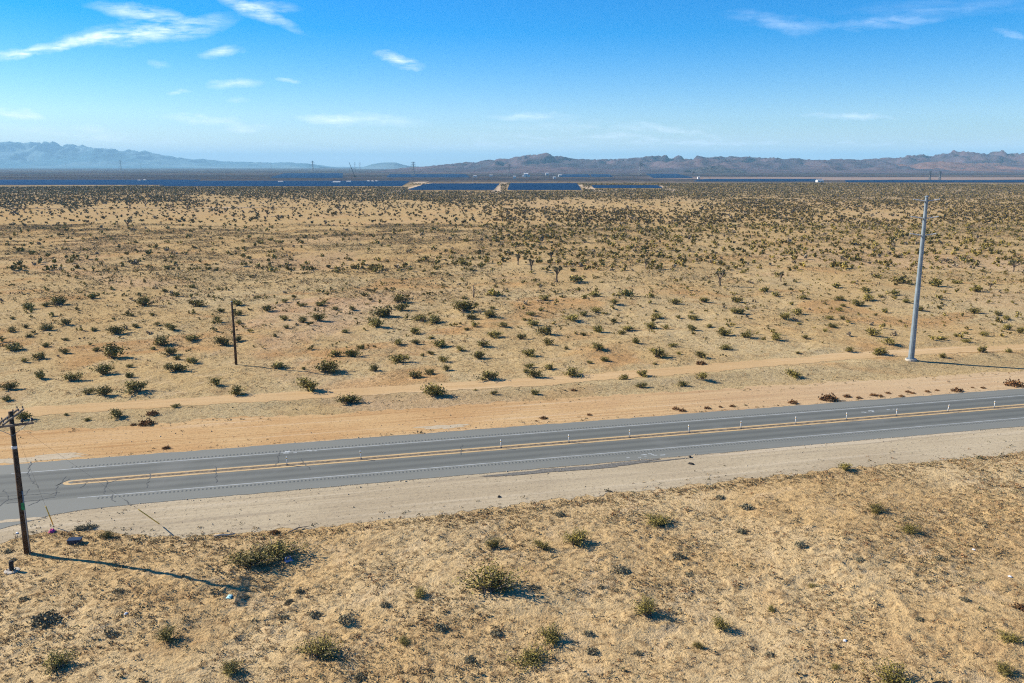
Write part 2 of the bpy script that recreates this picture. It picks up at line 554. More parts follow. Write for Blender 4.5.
def patch_sheet(name, px, py, rs, rt, z, mat, seed, zg=False):
    s0, t0 = stp(px, py); mb = MB(); pts = []
    for k in range(40):
        a = 2 * math.pi * k / 40
        r = 1 + 0.9 * float(fbm(math.cos(a) * 2 + seed, math.sin(a) * 2, seed, 4, .6))
        pts.append((s0 + rs * r * math.cos(a), t0 + rt * r * math.sin(a), z))
    mb.poly(pts); return tag(mb.build(name, mat, rz=A), kind='structure')


M_salt = strip_mat('pale_crust', (0.46, 0.385, 0.27), (0.43, 0.35, 0.24), (0.52, 0.44, 0.33), .5, .03)
patch_sheet('pale_dirt_patch', 48, 457.5, 4.2, 0.8, .018, M_salt, 1)
patch_sheet('pale_dirt_patch', 22, 460, 5, 0.5, .020, M_salt, 7)
patch_sheet('pale_dirt_patch', 447, 426.5, 2.6, 0.7, .018, M_salt, 2)
patch_sheet('pale_dirt_patch', 700, 452.5, 9.5, 0.75, .018, M_salt, 3)
patch_sheet('pale_dirt_patch', 860, 441.5, 16, 0.6, .018, M_salt, 4)
patch_sheet('pale_dirt_patch', 10, 521, 2.2, .35, .041, M_salt, 5)
M_stain = flat('oily_dirt', (0.15, 0.14, 0.12), .9, var=.2)
patch_sheet('dark_road_edge', 590, 467.5, 8.5, .55, .041, M_stain, 6)

# ------------------------------------------------------------------ vegetation builders
def leaf_cloud(c, size, r_=rng, flatk=1.0):
    """one small quad per centre, random orientation; returns verts, quads"""
    n = len(c)
    u = r_.normal(size=(n, 3)); u /= np.linalg.norm(u, axis=1, keepdims=True)
    w = r_.normal(size=(n, 3)); w = np.cross(u, w); w /= np.linalg.norm(w, axis=1, keepdims=True)
    size = np.broadcast_to(size, (n,))[:, None]
    u = u * size; w = w * size * 0.62
    V = np.stack([c - u * .5 - w * .15, c - w * .5, c + u * .5 + w * .1, c + w * .5], 1).reshape(-1, 3)
    Q = np.arange(4 * n).reshape(n, 4)
    return V, Q


LEAF_A = np.array([0.27, 0.21, 0.042]); LEAF_B = np.array([0.175, 0.145, 0.036]); LEAF_C = np.array([0.24, 0.18, 0.05])


def creosote(seed, nst, nleaf, lsz, hh=0.85, sparse=0.5):
    """vase of leaning stems with leaf clumps along their upper halves, unit radius"""
    r = np.random.default_rng(seed)
    mb = MB(); cen = []; tint = []
    nlb = int(r.integers(3, 8)); lobes = r.uniform(0, 2 * np.pi, nlb)
    for k in range(nst):
        az = lobes[k % nlb] + r.normal(0, 0.42)
        tilt = abs(r.normal(0.55, 0.32)); tilt = min(tilt, 1.25)
        L = r.uniform(0.75, 1.2) * (0.75 + 0.35 * abs(math.sin(az * 1.5 + seed)))
        b0 = np.array([r.normal(0, .10), r.normal(0, .10), -0.03])
        d = np.array([math.sin(tilt) * math.cos(az), math.sin(tilt) * math.sin(az), math.cos(tilt) * hh])
        bend = np.array([r.normal(0, .12), r.normal(0, .12), r.uniform(-.05, .12)])
        P_ = [b0 + d * L * f + bend * f * f * L for f in (0, .35, .7, 1.0)]
        mb.tube(P_, [.03, .022, .014, .005], 4, False)
        m_ = int(nleaf / nst)
        f = r.uniform(.38, 1.06, m_) ** .8
        pts = b0 + d * L * f[:, None] + bend * (f * f * L)[:, None]
        pts = pts + r.normal(0, 1, (m_, 3)) * np.array([.12, .12, .10]) * (0.45 + f[:, None] * .6)
        pts[:, 2] = np.abs(pts[:, 2]) * 0.97 + .03
        cen.append(pts)
        base = LEAF_A * r.uniform(.8, 1.15) if r.random() < .6 else LEAF_B * r.uniform(.8, 1.2)
        tt = np.tile(base, (m_, 1)) * r.uniform(.7, 1.3, (m_, 1))
        hi = r.random(m_) < .16; tt[hi] = LEAF_C * r.uniform(.7, 1.1)
        tint.append(tt)
    c = np.concatenate(cen); tn = np.concatenate(tint)
    V, Q = leaf_cloud(c, lsz * r.uniform(.6, 1.4, len(c)), r)
    return V, Q, np.repeat(tn, 4, 0), np.array(mb.v), np.array(mb.f)


M_leaf = tinted('creosote_leaf', .7, .25)
M_stem = flat('creosote_bark', (0.19, 0.15, 0.11), .9, var=.2)
M_dry = tinted('dry_brush', .95, .05)
NEAR = []; MID = []
for k in range(8):
    V, Q, t_, sv, sf = creosote(100 + k, 60, 1900, .078, .75 + .05 * (k % 4))
    NEAR.append((mesh_np('creosote_foliage', V, Q, mats=[M_leaf], col=t_), mesh_np('creosote_stems', sv, sf, mats=[M_stem])))
for k in range(9):
    V, Q, t_, sv, sf = creosote(200 + k, 30, 900, .14, .8)
    MID.append((mesh_np('creosote_foliage', V, Q, mats=[M_leaf], col=t_), mesh_np('creosote_stems', sv, sf, mats=[M_stem])))
FARV = []
for k in range(6):
    V, Q, t_, sv, sf = creosote(300 + k, 14, 260, .26, .8)
    n0 = len(V); mi = np.concatenate([np.zeros(len(Q)), np.ones(len(sf))])
    FARV.append(mesh_np('creosote_bush', np.vstack([V, sv]), np.vstack([Q, sf + n0]), mats=[M_leaf, M_stem], mi=mi,
                        col=np.vstack([t_, np.full((len(sv), 3), .1)])))

ITEMS = []     # (object, px, py, kind, manual label) for the label writer
NCRE = [0]


def ordinal(n):
    w = ['nearest', 'second nearest', 'third nearest', 'fourth nearest', 'fifth nearest', 'sixth nearest', 'seventh nearest', 'eighth nearest',
         'ninth nearest', 'tenth nearest', 'eleventh nearest', 'twelfth nearest', 'thirteenth nearest', 'fourteenth nearest', 'fifteenth nearest',
         'sixteenth nearest', 'seventeenth nearest', 'eighteenth nearest', 'nineteenth nearest', 'twentieth nearest']
    return w[n] if n < len(w) else f'{n + 1}th nearest'


def put_creosote(px, py, wpx, label=None, level=None, hk=None):
    x, y, zc = ground_at(px, py)
    z = float(hgt(x, y))
    x, y, zc = ground_at(px, py, z)
    R = max(.3, wpx * zc / F / 2) * 1.18
    if level is None: level = 0 if py > 500 else (1 if py > 300 else 2)
    hk = hk or random.uniform(.55, .85)
    if py < 480: hk *= 1.15; R *= 1.08
    if R > 1.4: hk *= .85
    k = NCRE[0]; NCRE[0] += 1
    rz = random.uniform(0, 6.28)
    sc = (R * random.uniform(.9, 1.1), R * random.uniform(.9, 1.1), R * hk)
    grp = 'creosote bushes on the desert'
    if level < 2:
        e = link('creosote_bush', None, None, (x, y, z - .02), rz)
        e.scale = sc
        L = (NEAR if level == 0 else MID); f_, s_ = L[k % len(L)]
        link('foliage', f_, e); link('stem', s_, e)
    else:
        e = link('creosote_bush', FARV[k % len(FARV)], None, (x, y, z - .02), rz); e.scale = sc
    tag(e, label, 'bush', grp)
    ITEMS.append((e, px, py, 'c', label, R))
    return x, y, R


USED = []
near_list = [
    (250, 564, 52, 'large spreading olive bush near the gravel, left half of the big double clump'),
    (279, 555, 48, 'large dense olive bush near the gravel, right half of the big double clump'),
    (490, 590, 56, 'wide ragged olive bush at the middle of the near sand'),
    (495, 548, 22, 'upright green bush straight behind the wide ragged bush'),
    (541, 548, 20, 'small yellow-green bush, left one of a pair behind the near sand middle'),
    (576, 543, 30, 'low bush with long shadow, right one of a pair behind the near sand middle'),
    (659, 523, 31, 'low spreading bush with a wide shadow below the gravel edge'),
    (649, 614, 30, 'round olive bush casting a long dark shadow right of centre'),
    (552, 640, 32, 'tall upper bush of the two-lobed pair at the bottom centre'),
    (530, 660, 42, 'spiky lower bush of the two-lobed pair at the bottom centre'),
    (318, 655, 42, 'dark green bush low in the photo right of the bottom left corner clumps'),
    (418, 597, 20, 'small dark bush on bare sand below and left of the wide ragged bush'),
    (404, 643, 17, 'small leafy bush between the dark low bush and the two-lobed pair'),
    (168, 640, 28, 'yellow-green bush with dark shadow left of the bottom dark bush'),
    (58, 668, 34, 'pale olive bush with shadow, nearest the bottom left corner'),
    (228, 672, 26, 'thin bush at the bottom edge between corner bush and dark bush'),
    (877, 512, 20, 'compact round green bush alone on the right near sand'),
    (909, 531, 22, 'low straggly bush just right of and below the compact round one'),
    (722, 627, 24, 'low sparse bush right of the round bush with the long shadow'),
    (698, 647, 14, 'tiny dark bush below the low sparse bush at lower right'),
    (771, 610, 12, 'tiny olive bush alone right of the low sparse bush'),
    (895, 686, 46, 'broad dark bush cut by the bottom edge at the right'),
    (1011, 640, 26, 'olive bush at the right edge, upper of two by the corner'),
    (1001, 672, 24, 'dark bush at the right edge, lower of two by the corner'),
    (836, 668, 12, 'tiny dark bush behind and left of the bottom edge bush'),
    (108, 537, 15, 'small rounded green bush on the edge of the gravel right of the blue box'),
    (813, 588, 10, 'tiny bush upper right of the tiny lone olive bush'),
    (845, 470, 16, 'small bush on the lower edge of the gravel left of the steel pole'),
]
for a in near_list: put_creosote(*a)
c1 = [(95, 362, 60), (160, 355, 30), (205, 350, 60), (315, 330, 45), (490, 350, 60), (475, 318, 25), (600, 320, 40), (655, 292, 30), (670, 355, 55), (575, 228, 30), (35, 443, 35), (160, 438, 55), (400, 448, 65), (228, 418, 40), (465, 427, 30), (590, 433, 55), (740, 405, 35), (655, 472, 65), (50, 500, 75), (540, 487, 70), (145, 532, 55), (385, 530, 90), (585, 520, 50), (660, 548, 45), (765, 485, 60), (355, 587, 80), (600, 575, 70), (140, 597, 50), (245, 608, 60), (435, 598, 35), (30, 637, 60), (470, 645, 90), (355, 655, 60), (300, 655, 40), (735, 620, 50), (808, 655, 55), (25, 672, 40), (815, 350, 50), (820, 385, 35), (815, 415, 30), (755, 375, 30), (100, 460, 25)]
c2 = [(35, 370, 45), (98, 340, 30), (160, 355, 30), (210, 352, 45), (100, 400, 40), (155, 410, 35), (215, 403, 50), (270, 368, 25), (330, 367, 30), (100, 430, 28), (485, 342, 60), (497, 367, 55), (450, 390, 90), (415, 422, 65), (410, 238, 35), (575, 197, 30), (270, 238, 30), (555, 402, 55), (615, 412, 70), (540, 448, 50), (710, 372, 85), (725, 398, 45), (810, 318, 50), (805, 390, 55), (745, 425, 30), (845, 425, 40), (810, 460, 55), (775, 490, 45), (760, 533, 60), (695, 505, 35), (635, 490, 60), (480, 485, 40), (365, 500, 35), (330, 527, 60), (275, 525, 45), (245, 580, 80), (190, 640, 85), (70, 565, 60), (490, 545, 65), (570, 525, 25), (540, 600, 50), (600, 585, 40), (640, 545, 40), (800, 605, 70), (610, 658, 90), (810, 655, 25), (750, 642, 15), (315, 685, 85), (705, 210, 40), (735, 232, 30), (300, 445, 30)]
c3 = [(110, 335, 45), (170, 325, 25), (65, 385, 35), (95, 370, 25), (75, 420, 50), (205, 403, 65), (250, 385, 35), (30, 467, 35), (125, 450, 60), (125, 487, 40), (65, 523, 60), (45, 580, 25), (80, 595, 50), (130, 570, 40), (205, 590, 70), (70, 655, 40), (280, 320, 45), (250, 328, 30), (350, 345, 45), (390, 320, 60), (475, 325, 30), (280, 375, 40), (345, 410, 30), (395, 437, 50), (295, 440, 50), (485, 395, 55), (480, 430, 45), (525, 432, 30), (570, 395, 25), (615, 400, 40), (620, 437, 50), (555, 347, 45), (655, 340, 35), (755, 340, 50), (760, 380, 35), (785, 380, 40), (725, 455, 50), (795, 460, 50), (730, 503, 45), (650, 530, 45), (495, 525, 70), (550, 492, 35), (420, 478, 40), (300, 500, 60), (310, 540, 35), (245, 455, 25), (450, 592, 45), (380, 605, 35), (440, 632, 40), (585, 625, 45), (650, 602, 45), (860, 305, 40), (215, 270, 60), (205, 237, 30)]
c4 = [(30, 355, 30), (120, 363, 40), (240, 368, 40), (50, 432, 50), (105, 415, 45), (210, 435, 30), (212, 460, 40), (20, 503, 45), (335, 340, 40), (340, 370, 50), (300, 388, 50), (230, 325, 40), (365, 292, 45), (430, 348, 45), (450, 310, 70), (570, 320, 60), (645, 312, 35), (720, 340, 60), (705, 412, 50), (780, 420, 30), (815, 435, 30), (855, 480, 40), (590, 505, 40), (675, 512, 30), (730, 548, 45), (825, 548, 30), (600, 563, 30), (360, 490, 55), (415, 520, 50), (375, 553, 60), (95, 630, 60), (100, 550, 20), (240, 405, 30), (525, 405, 40), (730, 490, 35), (820, 470, 35), (590, 365, 30), (470, 375, 30)]
far_px = []
for L, x0, y0 in ((c1, 0, 200), (c2, 256, 200), (c3, 512, 200), (c4, 768, 190)):
    for a, b_, w in L: far_px.append((x0 + a / 3.41, y0 + (b_ + 8) / 3.41, w / 3.41 * .98))
far_px += [(24, 419, 15), (119, 417, 17), (87, 421, 8), (176, 407, 9), (66, 415, 6)]
for a in far_px: put_creosote(*a)
# fill up to three hundred with the small ones standing between them
occ = [(a[0], a[1]) for a in far_px]
tries = 0
while NCRE[0] < 300 and tries < 20000:
    tries += 1
    px = random.uniform(8, 1016); py = random.uniform(262, 372)
    if px < 430 and py < 285: continue
    x, y, zc = ground_at(px, py); s, t = st(x, y)
    if t < 110.5 or abs(t - trk(s)) < 3: continue
    if min(abs(px - a) / 1.6 + abs(py - b_) * 1.4 for a, b_ in occ) < 8: continue
    if min(abs(px - a) + abs(py - b_) for a, b_ in ((235, 366), (911, 362))) < 9: continue
    occ.append((px, py)); put_creosote(px, py, random.uniform(5, 10) * (0.6 + (py - 250) / 250))

# ---- the rest of the bushes: one mass
print('creosote individuals', NCRE[0])


def density(px, py):
    """bushes per square metre on the plain by the place they stand in"""
    q0, r0 = px, py
    px = q0 + 60 * fbm(q0 / 55, r0 / 6, 71, 3) + rng.normal(0, 9, q0.shape); py = r0 + 7 * fbm(q0 / 40, r0 / 9, 75, 3) * np.clip((r0 - 184) / 14, .15, 1) + rng.normal(0, .7, q0.shape)
    n = np.clip(0.55 + .75 * vnoise(px / 26, py / 7, 61), 0, 1.3)
    d = np.full(px.shape, 1 / 12.)
    d = np.where((py < 305) & (px > 440), 1 / 11., d)
    d = np.where(py < 269, np.where(px > 440, 1 / 30., 1 / 60.), d)
    right = (px > 505 - (py - 205) * .87)
    d = np.where((py < 275) & (py > 208) & right, 1 / 25., d)
    d = np.where((py < 262) & (py > 206) & ~right, 1 / 110., d)
    d = np.where((py < 234) & (py > 200) & (px < 480) & ~right, 1 / 120., d)
    d = np.where((py < 208) & (py > 199) & (px > 505) & (px < 720), 1 / 130., d)
    d = np.where((py < 219) & (py > 209) & (px > 815) & (px < 925), 1 / 140., d)
    d = np.where((py <= 205) & (px <= 190), 1 / 22., d)
    d = np.where((py <= 199) & (px > 190), 1 / 26., d)
    d = np.where((np.abs(py - 197.5) < 1.1) & (px > 720), 1 / 250., d)
    return d * (0.3 + n) * 2.6


bx, by = [], []
N = 1300000
yy = 120 + (1330 - 120) * np.sqrt(rng.random(N)); xx = (rng.random(N) * 2 - 1) * yy * .82
area = 0.82 * 2 * (1330 ** 2 - 120 ** 2) / 2
px, py = to_px(xx, yy)
s_, t_ = st(xx, yy)
ok = rng.random(N) < density(px, py) * area / N
ok &= (t_ > 111) & (np.abs(t_ - trk(s_)) > 3.2)
# keep clear of the individuals
xx, yy, px, py = xx[ok], yy[ok], px[ok], py[ok]
iv = np.array([[o.location.x, o.location.y, R] for o, _, _, _, _, R in ITEMS])
keep = np.ones(len(xx), bool)
for a in iv:
    keep &= (xx - a[0]) ** 2 + (yy - a[1]) ** 2 > (a[2] + .5) ** 2
SOLAR_Q = []   # filled below: plan quads of the solar fields


def px_quad(c4): return [ground_at(*c)[:2] for c in c4]


solar_px = [
    ('dark blue solar field in the middle of the plain, left of the pale service road', [(409, 190.6), (494, 191), (499.5, 185.8), (430, 185.3)]),
    ('blue solar field right of the pale service road in the middle of the plain', [(507, 190.5), (582, 190.8), (577, 185.6), (510, 185.6)]),
    ('dark narrow solar field right of the second pale service road', [(594, 189.2), (662, 189.0), (658, 187.6), (591, 187.5)]),
    ('widest navy solar field across the left plain', [(165, 187), (400, 187.8), (409, 181.8), (205, 181.6)]),
    ('bright blue solar field at the far left edge of the plain', [(-90, 184), (158, 186.4), (190, 181.2), (-60, 180.2)]),
    ('long thin dark solar field below the pale wash on the right', [(690, 181.2), (830, 181.8), (828, 179.9), (705, 179.4)]),
    ('thin dark solar field right of the white shelter on the right plain', [(834, 182.0), (1060, 183.2), (1040, 181.7), (834, 180.7)]),
    ('distant blue solar field left of the leaning mast', [(274, 178), (340, 178.4), (343, 173.8), (284, 173.8)]),
    ('distant blue solar field behind the white buildings', [(560, 177.4), (590, 177.2), (588, 174.9), (563, 175)]),
    ('distant blue solar field right of the white buildings', [(592, 177.2), (612, 177), (609, 174.8), (591, 174.9)]),
    ('distant dark blue solar field left of the small black buttes', [(655, 178.4), (690, 178), (678, 174.3), (645, 174.2)]),
    ('distant pale blue solar field between leaning mast and mid plain road', [(385, 177.6), (470, 177.4), (466, 174.6), (388, 174.8)]),
]
for lb, c4_ in solar_px:
    xs = [c[0] for c in c4_]; ys = [c[1] for c in c4_]
    keep &= ~((px > min(xs[0], xs[3]) - 1) & (px < max(xs[1], xs[2]) + 1) & (py > min(ys) - .2) & (py < max(ys) + .5))
xx, yy, px, py = xx[keep], yy[keep], px[keep], py[keep]
zz = hgt(xx, yy)
Vs, Qs, Cs = [], [], []; off = 0
for lo, hi, nl, sz, nv in ((0, 230, 90, .34, 8), (230, 420, 40, .52, 8), (420, 760, 20, .75, 6), (760, 3000, 11, 1.0, 6)):
    sel = np.where((yy >= lo) & (yy < hi))[0]
    temps = []
    for k in range(nv):
        V, Q, t_, _, _ = creosote(400 + k, 4, nl, sz, .8)
        temps.append((V, Q, np.minimum(t_, [.2, .155, .05]) * np.array([1.6, 1.52, 1.3] if lo < 400 else [1.15, 1.02, .95])))
    vid = rng.integers(0, nv, len(sel))
    for k in range(nv):
        ii = sel[vid == k]
        if len(ii) == 0: continue
        V, Q, t_ = temps[k]
        R = np.minimum(.45 + rng.gamma(2.2, .25, len(ii)), 1.55) * np.where(yy[ii] > 230, 1.0, .66)
        if lo == 0: R = np.where(yy[ii] > 190, R * .9, R); R = np.where(rng.random(len(ii)) < .62, rng.uniform(.2, .48, len(ii)), R)
        an = rng.uniform(0, 6.28, len(ii)); ca, sa = np.cos(an), np.sin(an)
        W = np.empty((len(ii), len(V), 3))
        W[:, :, 0] = (V[None, :, 0] * ca[:, None] - V[None, :, 1] * sa[:, None]) * R[:, None] + xx[ii][:, None]
        W[:, :, 1] = (V[None, :, 0] * sa[:, None] + V[None, :, 1] * ca[:, None]) * R[:, None] + yy[ii][:, None]
        W[:, :, 2] = V[None, :, 2] * R[:, None] * 1.0 + zz[ii][:, None] - .02
        Qk = Q[None] + (np.arange(len(ii)) * len(V))[:, None, None] + off
        Vs.append(W.reshape(-1, 3)); Qs.append(Qk.reshape(-1, 4))
        cc = t_[None] * rng.uniform(.65, 1.3, (len(ii), 1, 1))
        dead = rng.random(len(ii)) < .1
        cc[dead] = cc[dead].mean(2, keepdims=True) * np.array([1.7, 1.3, .8])
        Cs.append(cc.reshape(-1, 3)); off += W.shape[0] * W.shape[1]
print('mass bushes', len(xx), 'quads', sum(len(q_) for q_ in Qs))
o = link('desert_shrubs', mesh_np('desert_shrubs', np.vstack(Vs), np.vstack(Qs), mats=[M_leaf], col=np.vstack(Cs)))
tag(o, 'countless small olive shrubs covering the plain out to the solar fields', 'shrubs', kind='stuff')


# ---- ground cover: dry tufts and low scrub
def tuft_template(seed, nb, h=.3, spread=.8):
    r = np.random.default_rng(seed); V = []; Q = []
    c = r.normal(0, 1, (nb, 3)) * np.array([.45, .45, .0]); c[:, 2] = r.uniform(.12, .75, nb) * np.exp(-(c[:, 0] ** 2 + c[:, 1] ** 2) * 1.2)
    return leaf_cloud(c, r.uniform(.25, .62, nb), r)


TUFT_COL = np.array([[.30, .20, .09], [.22, .155, .075], [.20, .165, .09], [.135, .125, .065], [.36, .255, .125], [.24, .13, .06], [.105, .09, .055]])


def tufts(xs, ys, R, temps, colp, hk=1.0):
    zs = hgt(xs, ys); Vs, Qs, Cs = [], [], []; off = 0
    vid = rng.integers(0, len(temps), len(xs)); cid = rng.choice(len(TUFT_COL), len(xs), p=colp)
    for k, (V, Q) in enumerate(temps):
        ii = np.where(vid == k)[0]
        an = rng.uniform(0, 6.28, len(ii)); ca, sa = np.cos(an), np.sin(an); r = R[ii]
        W = np.empty((len(ii), len(V), 3))
        W[:, :, 0] = (V[None, :, 0] * ca[:, None] - V[None, :, 1] * sa[:, None]) * r[:, None] + xs[ii][:, None]
        W[:, :, 1] = (V[None, :, 0] * sa[:, None] + V[None, :, 1] * ca[:, None]) * r[:, None] + ys[ii][:, None]
        W[:, :, 2] = V[None, :, 2] * r[:, None] * hk + zs[ii][:, None]
        Vs.append(W.reshape(-1, 3)); Qs.append((Q[None] + (np.arange(len(ii)) * len(V))[:, None, None] + off).reshape(-1, 4))
        leafc = np.repeat(rng.uniform(.75, 1.25, (len(ii), len(Q), 1)), 4, 1)
        Cs.append((TUFT_COL[cid[ii]][:, None, :] * leafc).reshape(-1, 3)); off += W.shape[0] * W.shape[1]
    return np.vstack(Vs), np.vstack(Qs), np.vstack(Cs)


n = 200000
tx = rng.uniform(-70, 95, n); ty = rng.uniform(30, 92, n)
s_, t_ = st(tx, ty)
lowb = gravel_lo(s_)
dn = np.clip(.44 + 1.15 * fbm(tx / 5, ty / 5, 31, 3), .04, 1)
edge = np.exp(-((lowb - t_ - .8) / .9) ** 2)
ok = (t_ < lowb + rng.normal(-.15, .3, n)) & (rng.random(n) < np.maximum(dn, edge))
tx, ty = tx[ok], ty[ok]; edge = edge[ok]
R = rng.gamma(2.4, .036, len(tx)) + .045 + .07 * edge * rng.random(len(tx))
T8 = [tuft_template(500 + k, 13) for k in range(8)]
V, Q, C = tufts(tx, ty, R, T8, [.25, .22, .14, .06, .15, .16, .02], 1.0)
o = link('dry_ground_cover', mesh_np('dry_ground_cover', V, Q, mats=[M_dry], col=C))
tag(o, 'low dry grass tufts and scrub covering the sand nearest the camera', 'ground cover', kind='stuff')
n = 520000
ty = 92 + (420 - 92) * np.sqrt(rng.random(n)); tx = (rng.random(n) * 2 - 1) * (ty * .72 + 20)
s_, t_ = st(tx, ty)
dn = np.clip(.40 + 1.0 * fbm(tx / 9, ty / 9, 41, 3) + .7 * vnoise(tx / 45, ty / 45, 44), .05, 1)
dn = dn * np.where(ty > 170, .55 + .3 * (tx < -10), 1)
dn = np.where(t_ < 104.5, np.clip(dn * 2.2, .3, 1), dn)
ok = (t_ > verge_hi(s_) + rng.normal(.4, .35, n)) & (np.abs(t_ - trk(s_)) > 2.3 + rng.normal(0, .3, n)) & (rng.random(n) < dn)
tx, ty = tx[ok], ty[ok]
R = (rng.gamma(3, .06, len(tx)) + .07) * (1 + sstep(120, 240, ty) * .55)
T5 = [tuft_template(600 + k, 7) for k in range(8)]
V, Q, C = tufts(tx, ty, R, T5, [.12, .18, .18, .22, .06, .05, .19], .95)
o = link('low_desert_scrub', mesh_np('low_desert_scrub', V, Q, mats=[M_dry], col=C))
tag(o, 'low grey-brown scrub and grass scattered over the plain beyond the road', 'ground cover', kind='stuff')
print('tufts', len(Q))

# ---- loose stones and small weeds on the shoulders
OCT = np.array([(1, 0, 0), (0, 1, 0), (-1, 0, 0), (0, -1, 0), (0, 0, 1), (0, 0, -.5)], float)
OT = np.array([(0, 1, 4), (1, 2, 4), (2, 3, 4), (3, 0, 4), (1, 0, 5), (2, 1, 5), (3, 2, 5), (0, 3, 5)])
n = 5000
ss = rng.uniform(-45, 130, n); side = rng.random(n) < .6
tt = np.where(side, gravel_lo(ss) + (flare(ss) - gravel_lo(ss)) * np.where(rng.random(n) < .5, rng.random(n) ** 3, 1 - rng.random(n) ** 4 * .3), 86.7 + (verge_hi(ss) - 86.7) * rng.random(n) ** 1.6)
X_, Y_ = xy(ss, tt); r_ = rng.gamma(2, .011, n) + .015
W = OCT[None] * r_[:, None, None] * rng.uniform(.6, 1.3, (n, 6, 3)) + np.stack([X_, Y_, np.full(n, .012) + r_ * .2], 1)[:, None, :]
C = np.repeat(np.array([.36, .29, .20])[None] * rng.uniform(.6, 1.35, (n, 1)), 6, 0)
o = link('roadside_stones', mesh_np('roadside_stones', W.reshape(-1, 3), None, (OT[None] + (np.arange(n) * 6)[:, None, None]).reshape(-1, 3), mats=[M_dry], col=C))
tag(o, 'loose stones and gravel strewn along both road shoulders', 'stones', kind='stuff')
n = 900
ss = rng.uniform(-40, 130, n); side = rng.random(n) < .45
tt = np.where(side, gravel_lo(ss) + rng.gamma(1.3, .9, n), np.where(rng.random(n) < .5, 86.8 + rng.gamma(1.2, .5, n), verge_hi(ss) - rng.gamma(1.4, .9, n)))
ok = (tt < flare(ss) - .1) | (tt > 86.7); X_, Y_ = xy(ss[ok], tt[ok])
V, Q, C = tufts(X_, Y_, rng.gamma(2.4, .045, ok.sum()) + .04, T8, [.2, .2, .15, .15, .1, .12, .08], 1.0)
o = link('roadside_weeds', mesh_np('roadside_weeds', V, Q, mats=[M_dry], col=C))
tag(o, 'small dry weeds sprouting from the dirt along both road shoulders', 'weeds', kind='stuff')

# ---- low grey shrubs and dry brown brush: individuals
GREYV = []; DRYV = []
for k in range(5):
    r = np.random.default_rng(700 + k)
    for L, cols, zk in ((GREYV, [[.23, .205, .125], [.17, .155, .10], [.29, .24, .145]], .5), (DRYV, [[.20, .095, .04], [.13, .065, .03], [.26, .14, .06]], .6)):
        n = 420; d = r.normal(size=(n, 3)); d /= np.linalg.norm(d, axis=1, keepdims=True); d[:, 2] = np.abs(d[:, 2])
        lump = 1 + .35 * np.sin(d[:, 0] * 5 + k) * np.cos(d[:, 1] * 6)
        c = d * (r.uniform(.35, 1, n) ** .5 * lump)[:, None]; c[:, 2] *= zk
        V, Q = leaf_cloud(c, r.uniform(.14, .3, n), r)
        cc = np.array(cols)[r.integers(0, 3, n)] * r.uniform(.75, 1.25, (n, 1))
        L.append(mesh_np('shrub', V, Q, mats=[M_dry], col=np.repeat(cc, 4, 0)))


def put_shrub(name, meshes, px, py, w, label, cat, group, k):
    x, y, zc = ground_at(px, py); z = float(hgt(x, y)); x, y, zc = ground_at(px, py, z)
    R = max(.12, w * zc / F / 2); e = link(name, meshes[k % 5], None, (x, y, z - .02), random.uniform(0, 6))
    e.scale = (R, R * random.uniform(.8, 1.1), R * random.uniform(.9, 1.2))
    tag(e, label, cat, group); return e, R


grey = [(80, 529, 12), (90, 528, 13), (45, 622, 28), (112, 635, 14), (315, 616, 18), (290, 603, 12), (345, 620, 18), (284, 618, 10), (588, 634, 12), (496, 634, 14), (638, 654, 10), (592, 652, 14), (620, 570, 16), (679, 557, 14), (742, 532, 12), (747, 508, 14), (601, 588, 9), (617, 591, 9), (534, 588, 12), (440, 628, 14), (470, 660, 14), (300, 592, 9), (385, 605, 10), (360, 690 - 12, 14), (260, 520 + 30, 8), (690, 575, 10), (800, 545, 11), (770, 655, 10), (940, 560, 12), (965, 600, 11), (920, 620, 10), (860, 560, 10), (118, 592, 11), (25, 600, 12), (8, 552, 9), (14, 560, 7), (560, 515, 10), (720, 498, 10)]
for k, (px_, py_, w) in enumerate(grey):
    e, R = put_shrub('low_shrub', GREYV, px_, py_, w, None, 'low shrub', 'low grey shrubs on the near sand', k)
    ITEMS.append((e, px_, py_, 'g', None, R))
dry = [(230, 228, 70), (300, 216, 28), (345, 221, 22), (400, 211, 28), (425, 214, 25), (455, 203, 22), (505, 214, 22), (530, 198, 22), (548, 203, 20), (605, 197, 22), (640, 192, 18), (715, 194, 38), (775, 182, 14), (815, 183, 18), (930, 172, 72), (95, 240, 38)]
dpx = [(768 + a / 3.79, 340 + b_ / 3.79, w / 3.79) for a, b_, w in dry] + \
      [(512 + a / 3.79, 350 + b_ / 3.79, w / 3.79) for a, b_, w in [(620, 225, 30), (645, 232, 28), (740, 222, 28), (790, 217, 18), (835, 215, 24), (120, 260, 30), (92, 270, 14), (293, 247, 20), (235, 154, 25)]] + \
      [(a / 3.79, 380 + b_ / 3.79, w / 3.79) for a, b_, w in [(555, 168, 62), (577, 130, 44), (505, 172, 24), (630, 260, 30)]]
for k, (px_, py_, w) in enumerate(dpx):
    e, R = put_shrub('dry_bush', DRYV, px_, py_, w, None, 'dry bush', 'brown dry brush along the dirt verge', k)
    ITEMS.append((e, px_, py_, 'd', None, R))
e, R = put_shrub('dry_bush', DRYV, 701, 364, 10, 'rusty orange dry bush in front of a green bush just above the track', 'dry bush', 'brown dry brush along the dirt verge', 3)
e, R = put_shrub('dry_bush', DRYV, 1020, 608, 15, 'rusty brown dry bush at the right edge of the near sand', 'dry bush', 'brown dry brush along the dirt verge', 2)
e, R = put_shrub('dry_bush', DRYV, 275, 533, 10, 'small orange dry bush at the gravel edge behind the big double clump', 'dry bush', 'brown dry brush along the dirt verge', 1)

